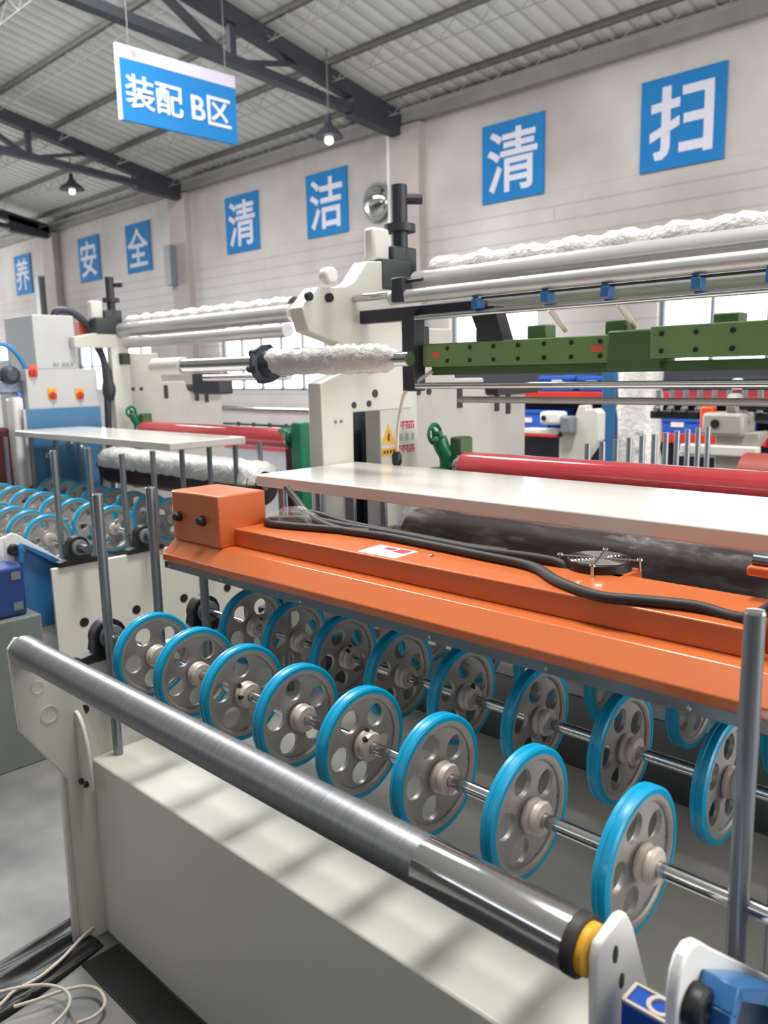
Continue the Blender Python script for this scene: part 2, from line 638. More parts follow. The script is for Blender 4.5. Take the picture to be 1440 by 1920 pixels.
for i, x in enumerate((-8.9, -14.9, -20.95)):
    t = thing('roof_truss', (x, YW, 5.1), ORD[i], 'roof truss', 'roof trusses over the hall')
    top = lambda y: 5.20 + (9.7 - y) * 0.21
    bot = lambda y: 5.12 + (9.55 - y) * 0.075
    mb = MB()
    bar(mb, (x, 0.9, top(0.9)), (x, 9.75, top(9.75)), 0.2, 0.2)
    mb.build('top_chord', trussm, t)
    mb = MB()
    bar(mb, (x, 0.9, bot(0.9)), (x, 9.2, bot(9.2)), 0.16, 0.11)
    mb.build('bottom_chord', trussm, t)
    MB().prism([(8.6, 5.08), (9.72, 4.98), (9.72, 5.24), (8.6, 5.46)], x - 0.1, x + 0.1).build('gusset', trussm, t)
    for y in (6.6, 3.6):
        mb = MB()
        bar(mb, (x, y, bot(y)), (x, y, top(y)), 0.09, 0.09)
        mb.build('upright', trussm, t)
    for (ya, yb) in ((6.55, 5.1), (5.1, 3.65), (8.55, 6.65)):
        mb = MB()
        if ya > 8:
            bar(mb, (x, 6.65, bot(6.65)), (x, 7.7, top(7.7) - 0.05), 0.06, 0.06)
        elif ya > 6:
            bar(mb, (x, ya, bot(ya)), (x, yb, top(yb)), 0.08, 0.09)
        else:
            bar(mb, (x, ya, top(ya)), (x, yb, bot(yb)), 0.08, 0.09)
        mb.build('brace', trussm, t)
# purlins: light lattice beams along the hall
for i, y in enumerate((9.3, 8.2, 7.1, 6.0, 4.95, 3.9, 2.8)):
    nm = ['first', 'second', 'third', 'fourth', 'fifth', 'sixth', 'seventh'][i]
    z = zroof(y)
    pl = thing('roof_purlin', (-20, y, z - 0.1), 'thin dark roof purlin along the hall, %s one out from the back wall' % nm, 'roof beam', 'roof purlins')
    MB().box(-44, 4, y - 0.03, y + 0.03, z - 0.075, z - 0.005).build('top_rail', purlm, pl)
    MB().cyl((-44, y, z - 0.30), (4, y, z - 0.30), 0.008, 6).build('bottom_rod', lacem, pl)
    lb = MB()
    k = -30.0
    while k < 3:
        lb.cyl((k, y, z - 0.07), (k + 0.3, y, z - 0.30), 0.006, 4, cap=False)
        lb.cyl((k + 0.3, y, z - 0.30), (k + 0.6, y, z - 0.07), 0.006, 4, cap=False)
        k += 0.6
    lb.build('lacing', lacem, pl)

# ------------------------------------------------------------------ wall signs
SG = [(-4.49, '\u626b', 'reading \u626b, rightmost and largest in view'), (-6.86, '\u6e05', 'reading \u6e05, between the \u626b sign and the dark truss end'),
      (-10.62, '\u6d01', 'reading \u6d01, just left of the round mirror'), (-12.98, '\u6e05', 'reading \u6e05, left of the \u6d01 sign'),
      (-16.78, '\u5168', 'reading \u5168, left of the second pilaster'), (-19.07, '\u5b89', 'reading \u5b89, left of the \u5168 sign'),
      (-22.86, '\u517b', 'reading \u517b, leftmost and smallest in view')]
for x, ch, d in SG:
    t = thing('wall_sign', (x, YW - 0.02, 3.8), 'square blue wall sign ' + d, 'sign', 'blue slogan signs on the back wall')
    MB().box(x - 0.505, x + 0.505, YW - 0.03, YW - 0.002, 3.795, 4.82).build('panel', signblue, t)
    if ch == '\u626b':
        g = MB()
        for pts in ([(-.24, .40), (-.13, .40), (-.13, -.28), (-.155, -.35), (-.22, -.40), (-.31, -.40), (-.335, -.31), (-.25, -.30), (-.24, -.26)],
                    [(-.37, .23), (-.02, .25), (-.02, .15), (-.37, .13)],
                    [(-.38, -.09), (-.02, .05), (-.02, -.055), (-.38, -.195)],
                    [(.01, .36), (.38, .36), (.38, .26), (.01, .26)],
                    [(.03, .06), (.30, .06), (.30, -.045), (.03, -.045)],
                    [(-.02, -.25), (.30, -.25), (.30, -.355), (-.02, -.355)],
                    [(.27, .36), (.38, .36), (.38, -.39), (.27, -.39)]):
            g.prism([(x + a, 4.31 + b) for a, b in pts], YW - 0.0345 - 0.0006 * (len(g.v) % 37) / 4, YW - 0.029, 'y')
        g.build('character', signwhite, t)
    else:
        text_mesh('character', ch, 0.86, signwhite, t, (x, YW - 0.034, 4.31), (1, 0, 0), (0, 0, 1), bold=0.012)

# hanging sign
XS = -8.5
t = thing('hanging_sign', (XS, 5.6, 4.2), 'blue hanging sign with white writing \u88c5\u914dB\u533a under the roof truss', 'sign')
yl, yr = 4.82, 6.32
MB().box(XS - 0.02, XS + 0.02, yl, yr, 4.235, 4.86).build('panel', signblue, t)
tag(MB().box(XS - 0.02, XS + 0.02, yl - 0.03, yr, 4.865, 5.0).build('header_strip', lilac, t), 'pale lilac strip above the blue panel')
tag(MB().box(XS - 0.02, XS + 0.02, yl - 0.03, yl - 0.002, 4.235, 4.865).build('edge_strip', lilac, t), 'pale strip on the left edge')
text_mesh('lettering', '\u88c5\u914d', 0.36, signwhite, t, (XS + 0.024, 5.22, 4.55), (0, 1, 0), (0, 0, 1), bold=0.005)
text_mesh('lettering', 'B\u533a', 0.37, signwhite, t, (XS + 0.024, 5.96, 4.55), (0, 1, 0), (0, 0, 1), bold=0.005)
lg = MB().cyl((XS + 0.02, 4.99, 4.94), (XS + 0.026, 4.99, 4.94), 0.035, 16)
lg.build('round_emblem', mat('emblem_violet', (168, 160, 206), 0.6), t)
for y in (4.95, 6.2):
    MB().cyl((XS, y, 5.0), (XS, y, zroof(y) - 0.02), 0.006, 6).build('hanging_wire', purlm, t)

# pendant lamps
for (x, y, z, d) in ((-8.69, 8, 4.66, 'beside the nearest truss, above the \u6d01 sign'), (-16.24, 8, 5.2, 'far left, under the second truss')):
    t = thing('pendant_lamp', (x, y, z), 'dark conical pendant lamp with a bright bulb ' + d, 'lamp', 'pendant lamps under the roof')
    s = 1.0 if x > -10 else 1.25
    MB().lathe([(0.0, 0.2 * s), (0.05, 0.17 * s), (0.14, 0.07 * s), (0.22, 0.035 * s), (0.3, 0.03 * s)], (x, y, z), 'z', 20).build('shade', trussm, t)
    MB().lathe([(-0.09, 0.02), (-0.075, 0.05), (-0.04, 0.06), (0.0, 0.05), (0.03, 0.03)], (x, y, z), 'z', 16).build('bulb', lamp_glow, t)
    MB().cyl((x, y, z + 0.29), (x, y, zroof(y)), 0.012, 6).build('cord', purlm, t)

# round convex mirror on the wall
t = thing('convex_mirror', (-9.4, YW - 0.05, 3.8), 'round convex chrome mirror on the back wall beside the pilaster', 'mirror')
pr = [(0.0, 0.27), (-0.03, 0.262)]
for k in range(1, 8):
    pr.append((-0.03 - 0.11 * math.sin(k / 8 * PI / 2), 0.25 * math.cos(k / 8 * PI / 2)))
MB().lathe(pr, (-9.4, YW - 0.06, 4.14), 'y', 32).build('dome', mat('mirror_chrome', (225, 225, 222), 0.05, 1.0, 0), t)
MB().lathe([(0.0, 0.29), (-0.04, 0.29), (-0.04, 0.255), (0.0, 0.255)], (-9.4, YW - 0.05, 4.14), 'y', 32, closed=True).build('rim', greyd, t)
MB().box(-9.45, -9.35, YW - 0.07, YW, 4.05, 4.2).build('bracket', greyd, t)
# surface pipe down the pilaster
tag(MB().cyl((-9.12, YW - 0.06, 1.0), (-9.12, YW - 0.06, 5.1), 0.035, 10).build('wall_pipe', white), 'white vertical pipe on the back wall beside the round mirror', 'pipe')
for (x, z0, z1, d) in ((-15.2, 3.35, 4.15, 'beside the second pilaster'), (-21.75, 2.95, 4.15, 'beside the \u517b sign')):
    tag(MB().box(x - 0.12, x + 0.12, YW - (0.3 if x > -20 else 0.16), YW - (0.14 if x > -20 else 0.0), z0, z1).build('conduit_box', greyd, bevel=0.01), 'tall grey conduit box on the back wall ' + d, 'conduit box', 'grey conduit boxes')

# ------------------------------------------------------------------ rewinding machine (bed with wheels)
OFF = Vector((-2.96, 0.48, 0))
SHY = (0.98, 1.28, 1.58)
SHZ = 0.826


def disc_with_holes(mb, R0, R1, rh, rc, nh, x0, x1):
    """flat wheel web with round lightening holes, axis along x"""
    NS = 40

    def inside(y, z, a):
        r = math.hypot(y, z)
        ang = (math.atan2(z, y) - a + PI) % (2 * PI) - PI
        return R0 <= r <= R1 and abs(ang) <= PI / nh
    for s in range(nh):
        a = 2 * PI * s / nh
        cy, cz = rc * math.cos(a), rc * math.sin(a)
        ring_i, ring_o = [], []
        for k in range(NS):
            t = 2 * PI * k / NS
            dy, dz = math.cos(t), math.sin(t)
            lo, hi = 0.0, 0.2
            for _ in range(26):
                md = (lo + hi) / 2
                if inside(cy + dy * md, cz + dz * md, a):
                    lo = md
                else:
                    hi = md
            ring_i.append((cy + dy * rh, cz + dz * rh))
            ring_o.append((cy + dy * max(lo, rh * 1.02), cz + dz * max(lo, rh * 1.02)))
        vs = [(x, p[0], p[1]) for x in (x0, x1) for rg in (ring_i, ring_o) for p in rg]
        fs = []
        for k in range(NS):
            l = (k + 1) % NS
            fs.append((k, l, NS + l, NS + k))
            fs.append((2 * NS + k, 3 * NS + k, 3 * NS + l, 2 * NS + l))
            fs.append((k, 2 * NS + k, 2 * NS + l, l))
        mb.add(vs, fs)


def make_wheel(root, x, y, z, rot):
    mb = MB()
    disc_with_holes(mb, 0.020, 0.0855, 0.0222, 0.0570, 5, -0.004, 0.004)
    mb.lathe([(-0.011, 0.0945), (0.011, 0.0945), (0.011, 0.086), (0.008, 0.083), (-0.008, 0.083), (-0.011, 0.086)], (0, 0, 0), 'x', 56, closed=True)
    mb.lathe([(-0.006, 0.0125), (0.006, 0.0125), (0.006, 0.026), (-0.006, 0.026)], (0, 0, 0), 'x', 28, closed=True)
    wh = mb.build('wheel', alu, None, org=(0, 0, 0))
    ty = MB().lathe([(-0.012, 0.094), (-0.012, 0.101), (-0.0095, 0.1045), (-0.003, 0.105), (-0.002, 0.1038), (0.002, 0.1038), (0.003, 0.105), (0.0095, 0.1045), (0.012, 0.101), (0.012, 0.094)], (0, 0, 0), 'x', 64, closed=True).build('rubber_tyre', tyrem, None, org=(0, 0, 0))
    hb = MB().lathe([(-0.012, 0.0118), (-0.012, 0.019), (0.006, 0.0215), (0.008, 0.0265), (0.013, 0.028), (0.018, 0.0255), (0.020, 0.0225), (0.022, 0.0255), (0.027, 0.027), (0.032, 0.0245), (0.034, 0.0118)], (0, 0, 0), 'x', 28, closed=True).build('hub', hubm, None, org=(0, 0, 0))
    kids = [ty, hb]
    for (dx, a) in ((0.014, -1.9), (0.029, -1.1)):
        c, s = math.cos(a), math.sin(a)
        kids.append(MB().cyl((dx, 0.022 * c, 0.022 * s), (dx, 0.0292 * c, 0.0292 * s), 0.0048, 8).build('set_screw', black, None, org=(0, 0, 0)))
    for k in kids:
        k.parent = wh
    return wh


def plate_with_dots(mb, dots, x0, x1):
    for (y, z, r) in dots:
        mb.cyl((x0, y, z), (x1, y, z), r, 18)


def make_machine():
    RX = -1.1
    t = thing('rewinding_machine', (RX, 1.5, 0), 'cream rewinding machine with rows of blue-rimmed wheels, in the foreground under the orange hood', 'machine', 'cream rewinding machines')
    # bed
    mb = MB().prism([(-1.982, 0.90), (-0.225, 0.90), (-0.225, 2.12), (-1.955, 2.12), (-1.955, 1.735), (-1.982, 1.735)], 0.0, 0.51, 'z')
    mb.build('bed', cream, t, bevel=0.006)
    # side plates
    pl = MB().prism([(0.815, 0.0), (0.822, 0.765), (1.735, 0.765), (1.735, 0.0)], -2.006, -1.984).build('side_plate', cream, t, bevel=0.004)
    hd = MB()
    plate_with_dots(hd, [(0.895, 0.645, 0.013)], -1.985, -1.982)
    hd.build('bolt_hole', black, pl)
    pr_ = MB().prism([(0.865, 0.0), (0.865, 0.755), (2.12, 0.755), (2.12, 0.0)], -0.224, -0.205).build('side_plate', cream, t, bevel=0.004)
    for k in range(5):
        h = MB()
        plate_with_dots(h, [(0.98 + 0.237 * k, 0.508, 0.020)], -0.2052, -0.2035)
        h.build('bolt_hole', black, pr_)
    # front roller brackets
    bl = MB().prism([(0.83, 0.0), (0.83, 0.478), (0.722, 0.648), (0.715, 0.86), (0.735, 0.885), (0.775, 0.87), (0.86, 0.76), (0.93, 0.5), (0.93, 0.0)], -1.9845, -1.972).build('roller_bracket', cream, t, bevel=0.003)
    for (y, z, r) in ((0.775, 0.745, 0.017), (0.799, 0.667, 0.024)):
        MB().lathe([(0, r), (0.0012, r), (0.0012, r * 0.8), (0, r * 0.8)], (-1.972, y, z), 'x', 24, closed=True).build('hole_rim', cream2, bl)
    gp = [(-1.972, 0.656)]
    for k in range(1, 8):
        a = k / 7 * PI / 2
        gp.append((-1.972 + 0.062 * math.sin(a), 0.50 + 0.156 * math.cos(a)))
    gp += [(-1.91, 0.45), (-1.972, 0.45)]
    gs = MB().prism(gp, 0.862, 0.872, 'y').build('gusset', cream, t, bevel=0.002)
    for x in (-1.955, -1.93):
        MB().cyl((x, 0.853, 0.468), (x, 0.862, 0.468), 0.008, 10).build('bolt', black, gs)
    br = MB().prism([(0.748, 0.45), (0.731, 0.855), (0.739, 0.872), (0.784, 0.882), (0.800, 0.878), (0.818, 0.85), (0.86, 0.747), (0.90, 0.60), (0.90, 0.45)], -0.412, -0.400).build('roller_bracket', white, t, bevel=0.004)
    for (y, z, ry, rz) in ((0.773, 0.84, 0.005, 0.011), (0.79, 0.796, 0.005, 0.010)):
        pts = [(y + ry * math.cos(2 * PI * k / 16), z + rz * math.sin(2 * PI * k / 16)) for k in range(16)]
        MB().prism(pts, -0.4004, -0.3985).build('slot', black, br)
    # shafts and wheels
    for sy in SHY:
        MB().cyl((-1.99, sy, SHZ), (-0.13, sy, SHZ), 0.0112, 24).build('shaft', chrome, t)
    proto = make_wheel(t, 0, 0, 0, 0)
    first = True
    for r, sy in enumerate(SHY):
        for k in range(8):
            x = -1.758 + 0.1826 * k
            if first:
                wcp = proto
                first = False
            else:
                wcp = proto.copy()
                COL.objects.link(wcp)
                for ch in proto.children:
                    c = ch.copy()
                    COL.objects.link(c)
                    c.parent = wcp
            wcp.parent = t
            wcp.location = Vector((x, sy, SHZ)) - t.location
            wcp.rotation_euler = (random.uniform(0, 2 * PI) if not (r == 0 and k > 4) else (0.62, 0.58, 0.6)[k - 5], 0, 0)
    # pillow block bearings
    for sy in SHY:
        for (x0, sgn, zt) in ((-1.995, 1, 0.765), (-0.2145, -1, 0.755)):
            mb = MB().prism([(sy - 0.088, zt), (sy - 0.088, zt + 0.020), (sy - 0.050, zt + 0.026)] + [(sy + 0.046 * math.cos(a), SHZ + 0.046 * math.sin(a)) for a in [PI + 0.2 - k * (PI + 0.4) / 12 for k in range(13)]] + [(sy + 0.050, zt + 0.026), (sy + 0.088, zt + 0.020), (sy + 0.088, zt)], x0 - 0.02, x0 + 0.02)
            pb = mb.build('pillow_block', black, t, bevel=0.003)
            MB().lathe([(0, 0.032), (0.012, 0.032), (0.014, 0.028), (0.014, 0.0115), (0, 0.0115)], (x0 + (0.02 if sgn > 0 else 0.02), sy, SHZ), 'x', 24, closed=True).build('bearing_insert', greyd, pb)
    # shaft end sleeves on the right
    for sy in SHY:
        MB().cyl((-0.193, sy, SHZ), (-0.115, sy, SHZ), 0.019, 20).build('shaft_sleeve', steel, t)
    # rear cross rails
    MB().box(-1.95, -0.225, 1.70, 1.76, 0.51, 0.70).build('cross_rail', steel, t, bevel=0.003)
    # guide posts in two rows
    for x in (-1.88, -0.30):
        MB().box(x - 0.015, x + 0.015, 1.94, 2.00, 0.51, 0.985).build('roller_stand', steel, t, bevel=0.003)
    for (x, n0) in ((-1.945, 8), (-0.337, 8)):
        for k in range(n0):
            y = 0.960 + 0.148 * k if x < -1 else 0.972 + 0.15 * k
            top = 1.210 if k < 2 else 1.174
            po = MB().cyl((x, y, 0.51), (x, y, top), 0.0125, 20).build('guide_post', darksteel, t)
            if k < 2:
                MB().lathe([(0, 0.0125), (0.003, 0.011), (0.004, 0.006)], (x, y, top), 'z', 20).build('post_cap', chrome, po)
    # right end drive: guard, gear flange, motor
    gpts = [(0.735, 0.45), (0.732, 0.86), (0.736, 0.885), (0.748, 0.900), (0.765, 0.904), (0.786, 0.896), (0.815, 0.872), (1.03, 0.705), (1.06, 0.66), (1.06, 0.45)]
    MB().prism(gpts, -0.322, -0.308).build('drive_guard', white, t, bevel=0.003)
    fl = MB().box(-0.383, -0.308, 0.757, 0.792, 0.45, 0.80).build('gear_flange', blue, t, bevel=0.002)
    z = 0.801
    rim = MB()
    for (x0, x1, y0, y1) in ((-0.383, -0.325, 0.757, 0.761), (-0.327, -0.322, 0.757, 0.792), (-0.383, -0.379, 0.757, 0.792), (-0.379, -0.325, 0.789, 0.792)):
        rim.box(x0, x1, y0, y1, z - 0.001, z + 0.002)
    rim.build('raised_rim', hubm, fl)
    MB().lathe([(0, 0.0155), (0.004, 0.0155), (0.004, 0.0105), (0, 0.0105)], (-0.345, 0.776, 0.80), 'z', 24, closed=True).build('oil_port', hubm, fl)
    cs = MB()
    oc = [(0.765, 0.79), (0.772, 0.84), (0.79, 0.862), (0.887, 0.802), (0.985, 0.732), (1.04, 0.665), (1.04, 0.50)]
    ic = [(0.785, 0.785), (0.790, 0.825), (0.80, 0.838), (0.875, 0.785), (0.965, 0.718), (1.01, 0.655), (1.01, 0.50)]
    for k in range(len(oc) - 1):
        cs.prism([oc[k], oc[k + 1], ic[k + 1], ic[k]], -0.308, -0.268)
    cs.prism(ic + [(0.785, 0.50)], -0.3075, -0.297)
    cas = cs.build('motor_casing', blue2, t, bevel=0.002)
    MB().lathe([(0, 0.0235), (0.014, 0.0235), (0.018, 0.020), (0.018, 0.010), (0.015, 0.008)], (-0.307, 0.762, 0.838), 'x', 28).build('drive_pulley', black, cas)
    mo = MB().box(-0.345, -0.19, 0.50, 0.752, 0.60, 0.795).build('drive_motor', blued, t, bevel=0.012)
    for (y0, z0) in ((0.70, 0.745), (0.70, 0.625)):
        MB().box(-0.19, -0.187, y0, y0 + 0.035, z0, z0 + 0.03).build('name_plate', greyd, mo)
    mbx = MB().box(-0.36, -0.16, 0.40, 0.79, 0.0, 0.598).build('motor_stand', rustbox, t, bevel=0.006)
    return t


machine = make_machine()
m2 = copy_tree(machine)
m2.location = machine.location + OFF
m2['label'] = 'cream rewinding machine bed with rows of blue-rimmed wheels, at the left behind the first one'

# ------------------------------------------------------------------ front roller on the brackets
t = thing('mandrel_roller', (-1.2, 0.75, 0.81), 'long grey turned steel roller held by brackets across the front of the near machine', 'roller')
MB().lathe([(-0.002, 0.012), (0.0, 0.030), (0.004, 0.0375), (0.075, 0.0375), (0.082, 0.0350), (1.30, 0.0350), (1.302, 0.0342), (1.305, 0.0342), (1.307, 0.0352), (1.533, 0.0352)], (-1.97, 0.75, 0.85), 'x', 48).build('tube', ringsteel, t)
tag(MB().lathe([(1.305, 0.0356), (1.307, 0.0359), (1.532, 0.0359), (1.533, 0.0356)], (-1.97, 0.75, 0.85), 'x', 48).build('polished_sleeve', chrome, t), 'polished sleeve near the right end')
MB().lathe([(1.532, 0.0366), (1.545, 0.0366), (1.547, 0.034)], (-1.97, 0.75, 0.85), 'x', 40).build('end_ring', rubber, t)
tag(MB().lathe([(1.546, 0.0300), (1.556, 0.0300), (1.558, 0.025)], (-1.97, 0.75, 0.85), 'x', 32).build('bush', yellow, t), 'yellow nylon bush')

# ------------------------------------------------------------------ tables
tb = MB().box(-1.96, -0.26, 1.466, 1.882, 1.174, 1.2085).build('table_top', tabm, None, bevel=0.004)
tag(tb, 'long white table board on posts over the near machine, behind the orange hood', 'table board', 'white table boards')
tb2 = tb.copy()
COL.objects.link(tb2)
tb2.location = tb.location + OFF
tb2['label'] = 'white table board on posts over the left machine, smaller in view'

# ------------------------------------------------------------------ orange hood
t = thing('orange_hood', (-1.15, 1.3, 0.99), 'long orange sheet metal hood with end box and fan over the near machine', 'machine hood')
MB().prism([(1.12, 1.015), (1.12, 1.033), (1.16, 1.070), (1.46, 1.070), (1.46, 1.015)], -1.925, -0.355).build('base_sheet', orange, t, bevel=0.002)
sp = MB().prism([(1.124, 0.994), (1.124, 1.0145), (1.455, 1.0145), (1.455, 0.994)], -1.925, -0.36).build('steel_strip', stripm, t, bevel=0.001)
for x in (-1.90, -1.66, -1.36, -0.98, -0.72, -0.475, -0.385):
    MB().lathe([(0, 0.005), (-0.002, 0.0045), (-0.003, 0.002)], (x, 1.124, 1.004), 'y', 10).build('screw', chrome, sp)
cv = MB().box(-1.725, -0.42, 1.20, 1.385, 1.070, 1.115).build('cover', orange, t, bevel=0.003)
bx = MB().box(-1.915, -1.70, 1.152, 1.30, 1.070, 1.203).build('end_box', orange, t, bevel=0.004)
for x in (-1.88, -1.77):
    MB().lathe([(0, 0.014), (-0.006, 0.014), (-0.009, 0.011), (-0.016, 0.010), (-0.018, 0.008)], (x, 1.152, 1.135), 'y', 18).build('knob', black, bx)
eb = MB().box(-0.415, -0.355, 1.24, 1.42, 1.070, 1.20).build('end_box', orange, t, bevel=0.006)
hb_ = MB().box(-0.49, -0.415, 1.36, 1.40, 1.155, 1.172).build('cable_gland', orange, eb, bevel=0.004)
MB().cyl((-0.485, 1.38, 1.179), (-0.415, 1.38, 1.179), 0.011, 12).build('gland_pin', steel, eb)
MB().box(-1.63, -1.58, 1.39, 1.44, 1.070, 1.09).build('terminal_block', hubm, t, bevel=0.004)
# sticker
st = MB().prism([(-1.262, 1.208), (-1.270, 1.290), (-1.155, 1.290), (-1.150, 1.208)], 1.115, 1.1158, 'z').build('sticker', signwhite, cv)
mk = MB()
mk.box(-1.235, -1.205, 1.262, 1.280, 1.116, 1.1163).box(-1.198, -1.166, 1.252, 1.282, 1.116, 1.1163)
st2 = mk.build('sticker_print', redink, cv)
MB().lathe([(0, 0.0055), (0.003, 0.005), (0.005, 0.002)], (-1.105, 1.275, 1.115), 'z', 12).build('screw', chrome, cv)
# cooling fan
fx, fy, fz = -0.785, 1.405, 1.107
fn = MB().box(fx - 0.068, fx + 0.068, fy - 0.044, fy + 0.045, fz - 0.018, fz + 0.008).build('fan_mount', orange, t, bevel=0.003)
fh = MB()
fh.lathe([(0, 0.062), (0.016, 0.062), (0.016, 0.056), (0, 0.056)], (fx, fy, fz + 0.008), 'z', 40, closed=True)
fh.build('fan_housing', black, t)
fd = MB().lathe([(0.0, 0.0552), (0.002, 0.0552)], (fx, fy, fz + 0.018), 'z', 40).build('fan_core', chrome, t)
gr = MB()
for r in (0.012, 0.020, 0.028, 0.036, 0.044, 0.052, 0.059):
    gr.lathe([(0.0, r - 0.0014), (0.0016, r), (0.0, r + 0.0014), (-0.0016, r)], (fx, fy, fz + 0.027), 'z', 40, closed=True)
for k in range(2):
    a = 0.35 + k * PI / 2
    gr.cyl((fx - 0.074 * math.cos(a), fy - 0.074 * math.sin(a), fz + 0.0275), (fx + 0.074 * math.cos(a), fy + 0.074 * math.sin(a), fz + 0.0275), 0.0022, 8)
gr.build('fan_grille', chrome, t)
for k in range(4):
    a = 0.35 + k * PI / 2
    MB().lathe([(-0.02, 0.003), (0, 0.003), (0.001, 0.006), (0.005, 0.005), (0.006, 0.002)], (fx + 0.076 * math.cos(a), fy + 0.076 * math.sin(a), fz + 0.027), 'z', 12).build('fan_screw', chrome, t)

# cables on the hood
zc = 1.124
def cable(name, pts, r, m, label, cat='cable', group=None):
    return tag(MB().tube(pts, r, 12).build(name, m), label, cat, group)


cable('power_cable', [(-1.76, 1.42, 1.19), (-1.70, 1.405, 1.165), (-1.62, 1.375, 1.14), (-1.53, 1.345, 1.128), (-1.42, 1.325, zc), (-1.29, 1.335, zc), (-1.12, 1.325, zc), (-1.0, 1.315, zc), (-0.87, 1.30, zc), (-0.77, 1.235, zc), (-0.672, 1.20, 1.122), (-0.60, 1.215, zc), (-0.52, 1.238, zc), (-0.435, 1.23, zc), (-0.36, 1.20, 1.19)], 0.0095, rubber, 'thick black cable lying along the orange hood and curving past its fan', group='black cables on the orange hood')
cable('power_cable', [(-1.36, 1.345, zc), (-1.52, 1.30, zc), (-1.64, 1.27, zc), (-1.685, 1.30, zc), (-1.66, 1.345, zc), (-1.58, 1.37, 1.126), (-1.45, 1.36, 1.126), (-1.30, 1.362, 1.126), (-1.14, 1.352, 1.126), (-1.02, 1.345, 1.126), (-0.90, 1.36, 1.126), (-0.845, 1.365, 1.12), (-0.835, 1.36, 1.10)], 0.0095, rubber, 'black cable doubled back in a loop beside the orange end box', group='black cables on the orange hood')
cable('power_cable', [(-1.70, 1.425, 1.13), (-1.60, 1.40, 1.135), (-1.48, 1.385, 1.128), (-1.33, 1.385, 1.124), (-1.2, 1.375, 1.124), (-1.08, 1.366, 1.124), (-0.98, 1.374, 1.124)], 0.008, rubber, 'thinner black cable lying behind the others on the orange hood', group='black cables on the orange hood')
tag(MB().lathe([(0, 0.03), (0.02, 0.045), (0.09, 0.05), (0.16, 0.04), (0.19, 0.02)], (-1.74, 1.36, 1.10), 'x', 14).jitter(0.008, 3).build('plastic_scrap', film), 'crumpled clear plastic scrap beside the orange end box', 'plastic scrap')

# ------------------------------------------------------------------ wrapped maroon roller under the table
t = thing('wrapped_roller', (-1.0, 1.95, 0.85), 'dark maroon roller wrapped in clear film under the near white table board', 'roller', 'maroon rollers in clear film')
MB().cyl((-1.76, 1.97, 0.96), (-0.26, 1.97, 0.96), 0.10, 32).build('roller_body', mat('dark_maroon_rubber', (52, 34, 38), 0.4, var=0.15), t)
MB().cyl((-1.95, 1.97, 0.96), (-0.235, 1.97, 0.96), 0.022, 16).build('journal', steel, t)
fw = MB()
N, K = 60, 28
rr = random.Random(5)
vs, fs = [], []
for i in range(N + 1):
    for k in range(K):
        a = 2 * PI * k / K
        r = 0.107 + rr.uniform(-0.004, 0.008) + (0.012 if math.sin(a) > 0.6 else 0)
        if i in (0, N):
            r *= 0.6
        vs.append((-1.79 + 1.55 * i / N, 1.97 + r * math.cos(a), 0.96 + r * math.sin(a)))
for i in range(N):
    for k in range(K):
        l = (k + 1) % K
        fs.append((i * K + k, i * K + l, (i + 1) * K + l, (i + 1) * K + k))
fw.add(vs, fs).build('film_wrap', film, t, angle=180)
t2 = copy_tree(t)
t2.location = t.location + OFF
t2['label'] = 'dark maroon roller wrapped in clear film coloured white like the window it reflects, under the left table board'
for ch in t2.children:
    if ch.name.startswith('film_wrap'):
        ch.data = ch.data.copy()
        ch.data.materials[0] = wrapwhite  # white colour stands in for the window reflected on clear film
        for p in ch.data.vertices:
            if p.co.z < 0.125:
                p.co.z = 0.125 + (p.co.z - 0.125) * 0.05
                p.co.y *= 0.92

